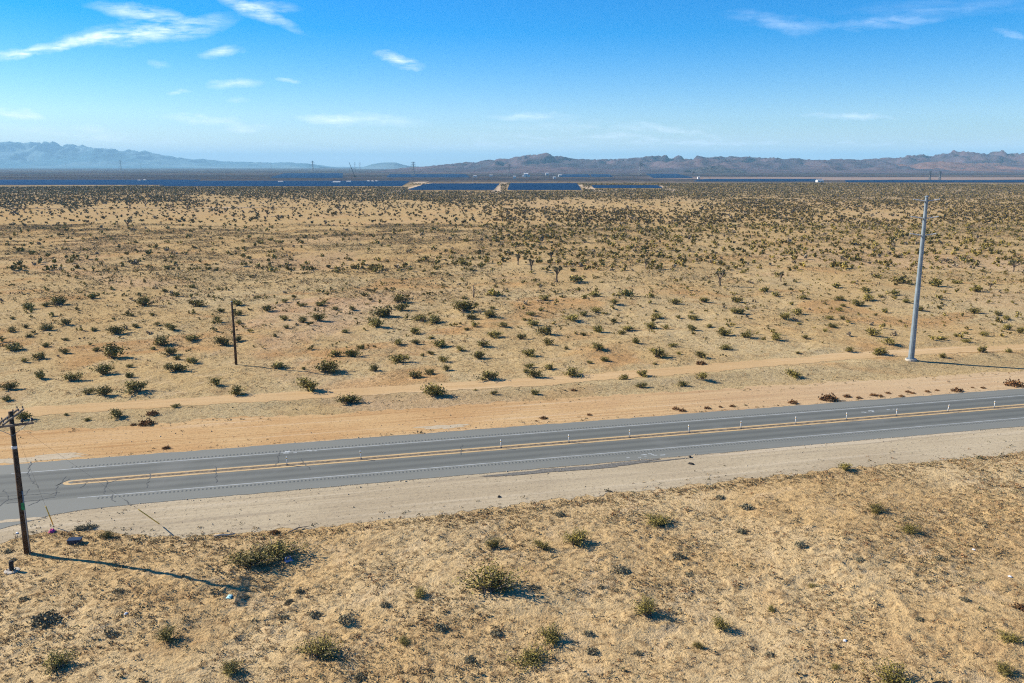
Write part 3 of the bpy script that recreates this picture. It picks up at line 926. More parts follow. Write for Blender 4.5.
# ---- Joshua trees
M_jbark = flat('joshua_bark', (0.19, 0.14, 0.095), .95, var=.2, scale=4)
M_jleaf = tinted('joshua_leaf', .8, .2)


def joshua(px, py, hpx, label, seed, spread=.6, nb=5):
    x, y, zc = ground_at(px, py); z = float(hgt(x, y)); Ht = hpx * zc / F * (.88 if py > 250 else .75)
    r = random.Random(seed); e = link('joshua_tree', None, None, (x, y, z - .05), r.uniform(0, 6))
    tag(e, label, 'Joshua tree', 'Joshua trees on the plain'); mb = MB(); tips = []
    fork = r.uniform(.35, .5); mb.tube([(0, 0, 0), (.03, .02, fork * .5), (0, .04, fork)], [.07, .055, .05], 7)
    for k in range(nb):
        a = k * 6.28 / nb + r.uniform(-.5, .5); sp = spread * r.uniform(.35, .75)
        p1 = (math.cos(a) * sp * .5, math.sin(a) * sp * .5, fork + .14 + r.uniform(0, .1)); p2 = (math.cos(a) * sp * .8, math.sin(a) * sp * .8, r.uniform(.75, .93))
        mb.tube([(0, .04, fork - .03), p1, p2], [.042, .036, .03], 6); tips.append((p2, .13))
        if r.random() < .6:
            p3 = (p1[0] * 1.9, p1[1] * 1.9, p1[2] + .12); mb.tube([p1, p3], [.034, .026], 6); tips.append((p3, .11))
    e2 = mb.build('trunk', M_jbark, e)
    rr = np.random.default_rng(seed); cs = []
    Vl, Ql = [], []; offn = 0
    for p, rad in tips:
        n = 44; d = rr.normal(size=(n, 3)); d[:, 2] += .25; d /= np.linalg.norm(d, axis=1, keepdims=True)
        p = np.array(p); side = np.cross(d, rr.normal(size=(n, 3))); side /= np.linalg.norm(side, axis=1, keepdims=True); side *= .016
        tip = p + d * rad * rr.uniform(.8, 1.15, (n, 1)); b0 = p + d * rad * .1
        Vl.append(np.stack([b0 - side, b0 + side, tip + side * .2, tip - side * .2], 1).reshape(-1, 3))
        Ql.append(np.arange(4 * n).reshape(n, 4) + offn); offn += 4 * n
    V = np.vstack(Vl); tn = np.repeat(np.array([.14, .13, .065]) * rr.uniform(.6, 1.4, (len(V) // 4, 1)), 4, 0)
    link('crown', mesh_np('joshua_crown', V, np.vstack(Ql), mats=[M_jleaf], col=tn), e)
    e.scale = (Ht, Ht, Ht)


for k, a in enumerate([
    (557, 282, 19, 'tallest upright Joshua tree at the middle of the plain', .35), (531.5, 271, 15, 'thin Joshua tree just left of the tallest one', .3),
    (518, 265, 13, 'short Joshua tree, leftmost of the mid plain group', .4), (551, 262, 13, 'slim Joshua tree behind the tallest one', .3),
    (646, 270, 11, 'small Joshua tree right of the mid plain group', .4), (720, 287, 19, 'leaning forked Joshua tree right of the plain middle', .55),
    (1013, 272, 14, 'spreading Joshua tree at the right edge of the plain', .9), (781, 281, 12, 'thin Joshua tree left of the steel pole', .35),
    (990, 289, 9, 'small Joshua tree just below the right edge one', .6),
    (130, 209, 11, 'Joshua tree on the left horizon band, between the far left and centre', .8), (146, 207, 9, 'small Joshua tree right of the left band one', .8),
    (158, 206, 8, 'rounded Joshua tree, second right of the left band one', .9), (169, 210, 10, 'Joshua tree with bare trunk, third right of the left band one', .8),
    (187.5, 210, 10, 'dark Joshua tree at the start of the pale clearing', .8), (24, 212, 10, 'Joshua tree near the left edge below the dark scrub line', .7),
    (128, 229, 14, 'lone spindly Joshua tree in the left clearing', .6), (340, 214, 12, 'broad Joshua tree in the tan clearing left of centre', 1.1),
    (267, 216, 9, 'small Joshua tree left of the broad clearing one', .6), (293, 212, 7, 'tiny Joshua tree between the two clearing ones', .8),
    (614, 213, 8, 'small Joshua tree in the pale band above the dense bushes', .8), (629, 212, 9, 'second small Joshua tree in the pale band above the dense bushes', .8),
    (441, 180.5, 3.5, 'tiny dark Joshua tree beyond the middle solar field', 1.0)]):
    joshua(a[0], a[1], a[2], a[3], 40 + k, a[4])

# ------------------------------------------------------------------ poles
M_wood = flat('weathered_pole_wood', (0.085, 0.05, 0.028), .9, var=.3, scale=3)
M_woodg = flat('grey_crossarm_wood', (0.20, 0.165, 0.13), .9, var=.25, scale=3)
M_porc = flat('dark_insulator', (0.03, 0.03, 0.035), .3, spec=.5)
M_galv = flat('galvanised_steel', (0.19, 0.235, 0.265), .55, metal=.2, spec=.5, var=.08, scale=1.5)
M_conc = flat('pale_concrete', (0.45, 0.40, 0.33), .95)
M_grey = flat('grey_conduit', (0.28, 0.27, 0.25), .7)
M_wh = flat('white_plastic', (0.6, 0.6, 0.58), .6, var=.06)
M_yp = flat('yellow_plastic', (0.62, 0.40, 0.06), .6, var=.1)
M_green = flat('green_tag', (0.03, 0.22, 0.08), .6)
M_wire = flat('steel_wire', (0.16, 0.15, 0.14), .5, metal=.5)

bx_, by_, _ = ground_at(27.5, 553); bz = float(hgt(bx_, by_))
pole = link('utility_pole', None, None, (bx_, by_, bz), 0)
tag(pole, 'tall brown wooden power pole with crossarms standing at the left edge', 'utility pole')
PH = 10.85
mb = MB(); mb.tube([(0, 0, -.4), (0, 0, 4), (.02, .02, PH)], [.235, .205, .155], 14); mb.build('pole_shaft', M_wood, pole, smooth=True)
d1 = Vector((math.cos(math.radians(101)), math.sin(math.radians(101)), 0)); n1 = Vector((-d1.y, d1.x, 0))
for sg in (-1, 1):
    c_ = n1 * .19 * sg + Vector((0, 0, PH - .38)); mb = MB(); R_ = Matrix.Rotation(math.radians(101), 3, 'Z')
    mb.box(c_.x, c_.y, c_.z, 4.0, .09, .13, R_); arm = mb.build('crossarm', M_woodg, pole)
    for k in (-1.85, -1.05, 1.05, 1.85):
        mb = MB(); p_ = c_ + d1 * k; mb.lathe([(.02, .085), (.02, .13), (.05, .14), (.06, .17), (.035, .2), (.05, .22), (.02, .27)], 8, p_.x, p_.y)
        for i_, v_ in enumerate(mb.v): mb.v[i_] = (v_[0], v_[1], v_[2] + c_.z)
        mb.build('insulator', M_porc, arm)
d2 = Vector((math.cos(math.radians(28)), math.sin(math.radians(28)), 0)); z2 = PH - .95
mb = MB(); R_ = Matrix.Rotation(math.radians(28), 3, 'Z'); o2 = Vector((d2.y, -d2.x, 0)) * .26
mb.box(o2.x, o2.y, z2, 2.8, .12, .15, R_); arm = mb.build('crossarm', M_woodg, pole)
for k in (-1.3, -.7, .7, 1.3):
    mb = MB(); p_ = o2 + d2 * k; mb.lathe([(.03, z2 + .077), (.03, z2 + .16), (.1, z2 + .17), (.12, z2 + .23), (.06, z2 + .28), (.09, z2 + .31), (.03, z2 + .4)], 8, p_.x, p_.y)
    mb.build('insulator', M_porc, arm)
mb = MB()
for sg in (-1, 1):
    p_ = o2 * 1.3 + d2 * sg * .95; mb.tube([(p_.x, p_.y, z2 - .05), (o2.x * .6, o2.y * .6, z2 - .8)], .02, 5)
mb.build('brace', M_galv, pole)
mb = MB(); mb.lathe([(.17, PH - 2.75), (.19, PH - 2.74), (.19, PH - 2.55), (.17, PH - 2.54)], 14); mb.build('pole_band', M_wh, pole)
mb = MB(); mb.tube([(.24, -.1, -.1), (.235, -.1, 4.9)], .045, 8); mb.build('conduit', M_grey, pole, smooth=True)
mb = MB(); mb.box(.2, -.2, 3.75, .22, .02, .55, Matrix.Rotation(math.radians(20), 3, 'Z')); mb.build('pole_tag', M_green, pole)
for (ax, ay) in ((54, 527), (162, 526)):
    gx_, gy_, _ = ground_at(ax, ay); gz_ = float(hgt(gx_, gy_)); top = Vector((0, 0, PH - .7)); bot = Vector((gx_ - bx_, gy_ - by_, gz_ - bz + .02))
    mb = MB(); mb.tube([top, bot], .006, 5); w_ = mb.build('guy_wire', M_wire, pole)
    dd = (top - bot).normalized(); mb = MB(); mb.tube([bot + dd * .25, bot + dd * 2.35], .042, 8); mb.build('guy_guard', M_yp, w_, smooth=True)

sx, sy, _ = ground_at(910.8, 361.5); sz = float(hgt(sx, sy))
sp_ = link('steel_pole', None, None, (sx, sy, sz), 0)
tag(sp_, 'very tall tapered grey steel transmission pole beside the dirt track at right', 'utility pole')
SH = 23.55
mb = MB(); mb.lathe([(.43, -.3), (.42, .32), (.355, SH * .33), (.365, SH * .33 + .02), (.29, SH * .66), (.30, SH * .66 + .02), (.22, SH - .3), (.21, SH)], 12); mb.build('pole_shaft', M_galv, sp_)
mb = MB(); mb.lathe([(.8, -.3), (.8, .22), (.76, .25)], 20); mb.build('foundation', M_conc, sp_)
mb = MB(); mb.lathe([(.66, .252), (.66, .31), (.5, .312)], 16); mb.build('base_plate', M_galv, sp_)
mb = MB(); mb.lathe([(.29, SH), (.29, SH + .08), (.12, SH + .2)], 12); mb.build('pole_cap', M_galv, sp_)
M_ins = flat('pale_polymer_insulator', (0.5, 0.51, 0.5), .5, var=.05)
for zz_, ll in ((SH - .55, 1.55), (SH - 2.95, 1.6), (SH - 5.35, 1.5)):
    for sg in (-1, 1):
        mb = MB(); r0 = .24 + (SH - zz_) * .009; P_ = []; Rr = []
        for k in range(19):
            f_ = k / 18; P_.append((sg * (r0 + f_ * ll), 0, zz_ + .22 * f_)); Rr.append(.06 if k % 2 else .095)
        mb.tube(P_, Rr, 8); ins = mb.build('insulator', M_ins, sp_)
        mb = MB(); ex = sg * (r0 + ll + .02); mb.tube([(ex, -.15, zz_ + .24), (ex, .15, zz_ + .24)], .07, 8); mb.build('clamp', M_galv, ins)
mb = MB()
for k in range(26): mb.tube([(-.02, -.43 + k * .0072 + .05, 3.2 + k * .75), (-.02, -.43 + k * .0072 - .16, 3.2 + k * .75)], .012, 4)
mb.build('step_bolt', M_galv, sp_)['kind'] = 'stuff'

x_, y_, _ = ground_at(236.3, 366); z_ = float(hgt(x_, y_))
sp2 = link('stub_pole', None, None, (x_, y_, z_)); tag(sp2, 'short dark bare wooden pole without crossarms standing on the plain beyond the track', 'utility pole')
mb = MB(); mb.tube([(0, 0, -.3), (.0, 0, 5), (-.05, 0, 9.1)], [.19, .17, .13], 12); mb.build('pole_shaft', M_wood, sp2, smooth=True)
mb = MB(); mb.tube([(-.05, 0, 9.1), (-.05, 0, 9.16)], [.14, .1], 12); mb.tube([(-.25, 0, 8.7), (.15, 0, 8.7)], .03, 6); mb.build('pole_cap', M_galv, sp2)
x_, y_, _ = ground_at(473.6, 297.5); z_ = float(hgt(x_, y_))
po = link('dead_tree', None, None, (x_, y_, z_)); tag(po, 'bare dead trunk standing upright on the plain left of centre', 'dead tree')
mb = MB(); mb.tube([(0, 0, -.2), (.08, 0, 1.2), (0, .05, 2.7)], [.2, .16, .09], 8); mb.build('trunk', M_jbark, po, smooth=True)
mb = MB(); mb.tube([(.05, 0, 1.5), (.45, .1, 1.9), (.5, .1, 2.3)], [.08, .06, .03], 6); mb.build('branch', M_jbark, po, smooth=True)

# ------------------------------------------------------------------ guide posts on the double yellow line
names = ['leftmost', 'second from the left', 'third from the left', 'fourth from the left', 'fifth from the left', 'sixth from the left',
         'sixth from the right', 'fifth from the right', 'fourth from the right', 'third from the right', 'second from the right', 'rightmost']
pb, pc, pr, pf = MB(), MB(), MB(), MB()
pb.lathe([(.12, 0), (.11, .03), (.06, .06)], 12); mB = pb.mesh('post_base', M_dark)
pc.tube([(0, 0, .05), (0, 0, .84)], [.052, .05], 10); mP = pc.mesh('post_tube', M_wh, True)
pr.lathe([(.053, .62), (.056, .63), (.056, .72), (.053, .73)], 10); mR = pr.mesh('post_band', flat('amber_band', (0.6, 0.33, 0.06), .4))
pf.lathe([(.052, .84), (.04, .87), (.01, .88)], 10); mF = pf.mesh('post_cap', M_wh)
for k, s0 in enumerate([-2.2, 4.8, 18.8, 26.0, 32.7, 39.5, 45.6, 52.3, 58.7, 65.2, 72.1, 78.6]):
    X, Y = xy(s0, 79.99)
    e = link('guide_post', None, None, (X, Y, .04), random.uniform(0, 6)); e.rotation_euler = (random.gauss(0, .03), random.gauss(0, .05), A)
    tag(e, f'thin white guide post on the double yellow line, {names[k]} of twelve', 'guide post', 'guide posts along the road centre line')
    for nm, me in (('base', mB), ('tube', mP), ('reflective_band', mR), ('cap', mF)): link(nm, me, e)

# ------------------------------------------------------------------ litter and odd things by the pole
def at(px, py):
    x, y, _ = ground_at(px, py); z = float(hgt(x, y)); x, y, _ = ground_at(px, py, z); return x, y, z


M_navy = flat('navy_plastic', (0.010, 0.022, 0.05), .5, spec=.4); M_pink = flat('pink_cloth', (0.6, 0.08, 0.25), .9)
M_teal = flat('pale_teal_card', (0.4, 0.72, 0.74), .8, var=.08); M_paper = flat('white_paper', (0.75, 0.77, 0.8), .8, var=.08)
M_bag = flat('blue_white_bag', (0.13, 0.2, 0.36), .5, var=.25, scale=4); M_rub = flat('black_post', (0.03, 0.028, 0.026), .8)
e = link('marker_post', None, None, at(12, 571)); tag(e, 'stubby black post on a round pale concrete pad left of the power pole', 'post')
mb = MB(); mb.lathe([(.14, .06), (.15, .1), (.15, .72), (.11, .77)], 14); mb.build('post', M_rub, e, smooth=False)
mb = MB(); mb.lathe([(.5, -.1), (.5, .05), (.44, .07)], 18); mb.build('pad', M_conc, e)
e = link('storage_crate', None, None, at(75, 543), .12); tag(e, 'flat dark blue plastic crate lying on the sand near the gravel edge', 'crate')
mb = MB(); mb.box(0, 0, .15, .9, .55, .3); mb.build('body', M_navy, e)
mb = MB(); mb.box(0, 0, .325, .96, .61, .045); mb.build('lid', M_navy, e)


def crumple(px, py, sx_, sy_, h_, mat, name, label, cat, seed, group=None):
    r = np.random.default_rng(seed); n = 9; u = np.linspace(-1, 1, n); U, W = np.meshgrid(u, u)
    z = h_ * (np.clip(1 - (U * U + W * W) * .55, 0, 1) + r.uniform(-.35, .35, U.shape)); z = np.clip(z, .01, None); z[0] = z[-1] = .004; z[:, 0] = z[:, -1] = .004
    V = np.stack([U * sx_ + r.normal(0, .05 * sx_, U.shape), W * sy_ + r.normal(0, .05 * sy_, U.shape), z], -1)
    ii = np.arange(n * n).reshape(n, n); Q = np.stack([ii[:-1, :-1], ii[:-1, 1:], ii[1:, 1:], ii[1:, :-1]], -1).reshape(-1, 4)
    x, y, z0 = at(px, py); o = link(name, mesh_np(name, V, Q, mats=[mat]), None, (x, y, z0 + .03), r.uniform(0, 6)); tag(o, label, cat, group)


crumple(52, 532, .26, .2, .2, M_pink, 'cloth_rag', 'crumpled bright pink rag lying on the sand right of the power pole', 'rag', 1)
crumple(229.5, 597, .24, .17, .06, M_teal, 'card_sheet', 'pale teal card lying on the sand beside the tip of the pole shadow', 'litter', 2)
crumple(288.5, 561, .3, .24, .3, M_bag, 'plastic_bag', 'blue and white plastic bag caught under the big double clump', 'bag', 3)
for k, (px_, py_, lb) in enumerate([(1005, 537, 'white scrap of paper near the right edge, farthest of the scraps'), (974, 550, 'white scrap of paper left of and below the farthest right scrap'),
                                    (1010, 577, 'white scrap of paper near the right edge below the others'), (845, 641, 'white scrap of paper low on the near sand at right'),
                                    (126, 614, 'white scrap of paper on the near sand at lower left'), (17, 533.5, 'white scrap of paper at the asphalt edge left of the power pole')]):
    crumple(px_, py_, .13, .09, .06, M_paper, 'paper_scrap', lb, 'litter', 10 + k, 'scraps of paper on the sand')
crumple(690, 457.4, .22, .12, .12, M_rub, 'black_scrap', 'black scrap lying on the gravel, farther of two', 'litter', 30, 'black scraps on the gravel')
crumple(691, 464.3, .26, .15, .14, M_rub, 'black_scrap', 'black scrap lying on the gravel, nearer of two', 'litter', 31, 'black scraps on the gravel')
crumple(499, 497, .2, .12, .1, M_rub, 'black_scrap', 'small black scrap alone on the gravel at centre', 'litter', 32, 'black scraps on the gravel')
M_log = flat('bleached_log', (0.42, 0.36, 0.28), .95)
x, y, z = at(224, 536.5); mb = MB(); mb.tube([(-.75, 0, .1), (-.2, .06, .12), (.35, .02, .11), (.8, .1, .13)], [.09, .085, .08, .05], 8)
tag(mb.build('fallen_log', M_log, None, (x, y, z), .15, True), 'bleached log lying along the gravel edge left of the big double clump', 'log')
x, y, z = at(299, 530); e = link('dead_branch', None, None, (x, y, z), .7); tag(e, 'dark dead branch lying at the gravel edge behind the big double clump', 'branch')
mb = MB(); mb.tube([(-.9, 0, .06), (0, .1, .16), (.9, -.05, .1)], [.05, .045, .02], 6); mb.build('limb', M_stem, e)
mb = MB(); mb.tube([(0, .1, .15), (.4, .5, .25)], [.03, .012], 5); mb.tube([(-.4, .04, .1), (-.1, -.4, .2)], [.03, .012], 5); mb.build('twig', M_stem, e)

# ------------------------------------------------------------------ far plain: solar fields, buildings, towers, mast
def pv_mat():
    m, nt, b = new_mat('solar_glass'); q = NB(nt)
    P = q.n('ShaderNodeTexCoord').outputs['Object']
    q.L.new(q.mix(q.noise(P, .05, 3), (0.005, 0.030, 0.075), (0.008, 0.042, 0.10)), b.inputs['Base Color'])
    b.inputs['Roughness'].default_value = .3; b.inputs['Specular IOR Level'].default_value = .25
    return m


M_pv = pv_mat()
for lb, c4_ in solar_px:
    P4 = [Vector((*ground_at(*c)[:2], 0)) for c in c4_]
    y0 = (P4[0].y + P4[1].y) / 2; y1 = (P4[2].y + P4[3].y) / 2
    rows = int((y1 - y0) / 7.0); step = (y1 - y0) / rows
    if rows > 160: rows = 160; step = (y1 - y0) / rows
    ch = min(step * .62, 9.0)
    mb = MB(); R_ = Matrix.Rotation(math.radians(20), 3, 'X'); org = (P4[0] + P4[1] + P4[2] + P4[3]) / 4
    ps = MB()
    for k in range(rows):
        f_ = (k + .5) / rows; a = P4[0].lerp(P4[3], f_); b_ = P4[1].lerp(P4[2], f_)
        z0 = float(hgt((a.x + b_.x) / 2, (a.y + b_.y) / 2)); cx = (a.x + b_.x) / 2 - org.x; cy = (a.y + b_.y) / 2 - org.y; L_ = b_.x - a.x
        nseg = max(1, int(L_ / 90)); seg = L_ / nseg
        for j in range(nseg):
            xc = cx - L_ / 2 + seg * (j + .5)
            mb.box(xc, cy, z0 + 1.3, seg - 1.2, ch, .06, R_)
            for i_ in (-.35, 0, .35): ps.box(xc + i_ * seg, cy, z0 + .45, .15, .15, 1.5)
    e = link('solar_field', None, None, (org.x, org.y, 0)); tag(e, lb, 'solar field', 'solar fields on the far plain')
    mb.build('panel_rows', M_pv, e); ps.build('support_posts', M_galv, e)['kind'] = 'stuff'
    for ch_ in e.children:
        if ch_.name.startswith('panel'): ch_['kind'] = 'stuff'

# pale service roads between the fields
M_pale = strip_mat('pale_service_dirt', (0.50, 0.38, 0.26), (0.45, 0.33, 0.21), (0.52, 0.42, 0.3), .4, .03)


def service_road(pts, w):
    P_ = [Vector((*ground_at(*p)[:2], 0)) for p in pts]; V = []; Q = []
    Pd = []
    for a, b_ in zip(P_[:-1], P_[1:]):
        n_ = max(2, int((b_ - a).length / 15)); Pd += [a.lerp(b_, k / n_) for k in range(n_)]
    Pd.append(P_[-1])
    for i, p in enumerate(Pd):
        d = (Pd[min(i + 1, len(Pd) - 1)] - Pd[max(i - 1, 0)]).normalized(); n_ = Vector((-d.y, d.x, 0)) * w / 2
        for k in range(5):
            q_ = p + n_ * (k / 2 - 1) * (1 + .25 * float(vnoise(i * .7, k, 5))); V.append((q_.x, q_.y, float(hgt(q_.x, q_.y)) + .25))
    for i in range(len(Pd) - 1):
        for k in range(4): Q.append((i * 5 + k, i * 5 + 5 + k, i * 5 + 6 + k, i * 5 + 1 + k))
    tag(link('service_road', mesh_np('service_road', V, Q, mats=[M_pale])), kind='structure')


service_road([(385, 193), (402, 190.5), (424, 185.6), (432, 183.6)], 12)
service_road([(494, 193), (500.5, 189), (503, 185), (505, 183)], 12)
service_road([(598, 191.5), (588, 188.5), (580, 186)], 12)
service_road([(676, 191), (668, 189.5), (660, 187)], 12)
service_road([(740, 198.5), (860, 196.8), (1060, 197.5)], 9)
service_road([(-60, 209), (120, 208.2), (300, 207.6)], 4)
service_road([(415, 184), (424, 182)], 20)
M_wall = flat('white_metal_wall', (0.72, 0.72, 0.70), .6, var=.05, scale=.3); M_roof = flat('pale_roof', (0.55, 0.55, 0.54), .6, var=.06, scale=.3)
M_glass = flat('dark_window', (0.04, 0.05, 0.07), .2, spec=.5)


def building(px, py, wpx, h_, dep, label, wings=1):
    x, y, zc = ground_at(px, py); w = wpx * zc / F; e = link('white_building', None, None, (x, y, float(hgt(x, y)) - .1)); tag(e, label, 'building', 'white buildings on the far plain')
    mb = MB(); mb.box(0, 0, h_ / 2, w, dep, h_)
    if wings > 1: mb.box(-w * .72, 1, h_ * .3, w * .42, dep * .8, h_ * .6); mb.box(w * .74, 1, h_ * .28, w * .46, dep * .8, h_ * .56)
    mb.build('wall', M_wall, e)
    mb = MB(); a = w / 2 + .4; d_ = dep / 2 + .4; rh = h_ * .22
    V = [(-a, -d_, h_ + .01), (a, -d_, h_ + .01), (a, d_, h_ + .01), (-a, d_, h_ + .01), (-a, 0, h_ + rh), (a, 0, h_ + rh)]
    mb.v = V; mb.f = [[0, 1, 5, 4], [2, 3, 4, 5], [0, 4, 3], [1, 2, 5], [0, 3, 2, 1]]; mb.build('roof', M_roof, e)
    mb = MB(); mb.box(w * .2, -dep / 2 - .02, h_ * .3, min(4, w * .2), .06, h_ * .58); mb.build('door', M_glass, e)
    mb = MB(); mb.box(-w * .2, -dep / 2 - .02, h_ * .55, w * .18, .06, h_ * .25); mb.build('window', M_glass, e)


building(526, 176.7, 4, 8, 14, 'white building with two low wings in the middle of the far plain', 2)
building(514.5, 178.4, 3, 5, 9, 'small white building just left of the winged white building')
building(547, 175.2, 3, 6, 12, 'small white building right of the winged white building')
building(560, 176.8, 3.2, 5, 9, 'small white building at the left end of the distant blue fields')
building(554.5, 178.8, 2.6, 3.6, 7, 'tiny white shed in front of the distant blue fields')
building(698.5, 178.7, 2, 4, 7, 'tiny white shed left of the long thin dark solar field')
building(819.5, 181.8, 6, 4, 10, 'low white shelter between the two thin dark solar fields at right')
building(337, 184.2, 7, 3.6, 9, 'low white equipment shelter on the widest navy solar field', 2)
building(349, 183.6, 4, 3.6, 8, 'white equipment shelter at the right of the low one on the navy field')
building(368.5, 183, 1.6, 3.4, 6, 'tiny white cabinet, left of three on the navy solar field')
building(372.5, 183, 1.6, 3.4, 6, 'tiny white cabinet, middle of three on the navy solar field')
building(376.5, 183, 1.6, 3.4, 6, 'tiny white cabinet, right of three on the navy solar field')
building(281, 183.4, 4.5, 3.2, 8, 'low pale shelter near the left part of the navy solar field')
building(139.5, 181.8, 2.2, 3.2, 7, 'tiny white cabinet, left of two on the far left blue solar field')
building(145, 181.8, 2.0, 3.2, 7, 'tiny white cabinet, right of two on the far left blue solar field')
building(475, 177.5, 3, 4, 9, 'small pale building beyond the middle solar field')
building(491, 176.5, 3, 4, 9, 'small pale building right of the one beyond the middle solar field')

M_lat = flat('grey_lattice_steel', (0.20, 0.21, 0.22), .6, metal=.3)


def lattice(px, py, hpx, label):
    x, y, zc = ground_at(px, py); Ht = hpx * zc / F; e = link('transmission_tower', None, None, (x, y, 0)); tag(e, label, 'transmission tower', 'lattice transmission towers on the far plain')
    mb = MB(); w0, w1 = Ht * .095, Ht * .02; t_ = .36

    def cn(i, f_): w = w0 + (w1 - w0) * min(1, f_ / .75); return (w * (1, 1, -1, -1)[i], w * (1, -1, -1, 1)[i], f_ * Ht)
    for i in range(4): mb.tube([cn(i, 0), cn(i, .75), cn(i, 1)], t_, 4)
    lv = [0, .18, .34, .48, .6, .7, .8, .9, 1]
    for a, b_ in zip(lv[:-1], lv[1:]):
        for i in range(4): mb.tube([cn(i, a), cn((i + 1) % 4, b_)], t_ * .6, 3); mb.tube([cn((i + 1) % 4, a), cn(i, b_)], t_ * .6, 3)
    mb.build('tower_body', M_lat, e)
    for f_, l_ in ((.72, .2), (.84, .17), (.96, .14)):
        mb = MB()
        for sg in (-1, 1):
            mb.tube([(sg * w1, 0, f_ * Ht + Ht * .02), (sg * l_ * Ht, 0, f_ * Ht)], t_ * .8, 4); mb.tube([(sg * w1, 0, f_ * Ht - Ht * .03), (sg * l_ * Ht, 0, f_ * Ht)], t_ * .8, 4)
        mb.build('crossarm', M_lat, e)


for a in [(121, 171, 11, 'lattice tower in front of the blue mountains, tallest of the left ones'), (66, 168.3, 6, 'small lattice tower at the far left before the blue mountains'),
          (141, 168.5, 6, 'small lattice tower just right of the tallest left one'), (313, 173, 12, 'lattice tower at the right end of the blue mountains'),
          (271, 168.6, 6, 'small lattice tower left of the one at the mountains end'), (355, 169.5, 7, 'pale lattice tower right of the leaning mast, left of a pair'),
          (360, 169.5, 7, 'pale lattice tower right of the leaning mast, right of a pair'), (413.5, 177, 15, 'lattice tower above the middle service road'),
          (509, 177, 13, 'lattice tower before the dark hills, above the second service road'), (640, 175.6, 14, 'lattice tower before the middle of the right mountains'),
          (929.5, 180.5, 9, 'lattice tower behind the steel pole top, left of a pair'), (939.5, 180.5, 9.5, 'lattice tower behind the steel pole top, right of a pair')]:
    lattice(*a)
x, y, zc = ground_at(355, 177); k_ = zc / F
e = link('leaning_mast', None, None, (x, y, 0)); tag(e, 'thin dark leaning boom mast rising from the far solar fields', 'mast')
tx_, tz_ = -5.5 * k_, 14.6 * k_
mb = MB(); mb.tube([(0, 0, 0), (tx_ * .5, 0, tz_ * .5), (tx_, 0, tz_)], [.95, .75, .45], 6); mb.build('boom', M_rub, e)
mb = MB(); mb.box(.8, 0, 1.4, 7, 3, 2.6); mb.build('base', M_rub, e)

# ------------------------------------------------------------------ hills
def mountain_mat(name, c1, c2, c3, sc):
    m, nt, b = new_mat(name); q = NB(nt)
    P = q.n('ShaderNodeNewGeometry').outputs['Position']
    n1_ = q.noise(P, sc, 5, .6, .5); n2_ = q.noise(P, sc * 5, 4, .65)
    c = q.mix(q.ramp(n1_, .4, .62), c1, c2); c = q.mix(q.math('MULTIPLY', q.ramp(n2_, .5, .7), .6), c, c3)
    q.L.new(c, b.inputs['Base Color']); b.inputs['Roughness'].default_value = 1; b.inputs['Specular IOR Level'].default_value = 0
    q.bump(n2_, 1.0, 12.0, b)
    return m


def hills(name, prof, D, front, back, mat, seed, gully=300., dx=28., rough=.55):
    pr = np.array(prof, float)
    xs0 = np.array([ray_at(p[0], p[1], D)[0] for p in pr]); zs0 = np.array([max(0, ray_at(p[0], p[1], D)[2]) for p in pr])
    xs = np.arange(xs0[0], xs0[-1], dx); ridge = np.interp(xs, xs0, zs0)
    ridge = ridge + ridge.max() * (.012 if name == 'far_mountains' else .022) * fbm(xs / (gully * .6), xs * 0, seed + 3, 4)
    ys = np.arange(D - front, D + back, dx * 1.6)
    Xg, Yg = np.meshgrid(xs, ys)
    sn = np.clip((Yg - (D - front)) / front, 0, 1); bk = np.clip((Yg - D) / back, 0, 1)
    wob = fbm(Xg / (gully * 3), Yg / (gully * 3), seed, 3)
    g1 = 1 - 2 * np.abs(fbm(Xg / gully, Yg / (gully * 1.5), seed + 1, 4, .55))
    shape = np.where(Yg <= D, np.clip(sn + .25 * wob * sn * (1 - sn) * 4, 0, 1.2) ** 1.7, 1 - bk ** 1.5)
    z = ridge[None, :] * shape * (1 - rough + rough * g1)
    k = Yg / D
    # silhouette follows the ridge line
    mx = np.max(np.maximum(z, 0) / k, axis=0); sc_ = np.where(mx > 1e-3, ridge / np.maximum(mx, 1e-3), 1)
    ker = np.ones(5) / 5; sc_ = np.convolve(np.pad(sc_, 2, mode='edge'), ker, 'valid')
    z = z * sc_[None, :] - 2.0
    ii = np.arange(z.size).reshape(z.shape); Q = np.stack([ii[:-1, :-1], ii[:-1, 1:], ii[1:, 1:], ii[1:, :-1]], -1).reshape(-1, 4)
    tag(link(name, mesh_np(name, np.stack([Xg, Yg, z], -1), Q, mats=[mat], smooth=True)), kind='structure')


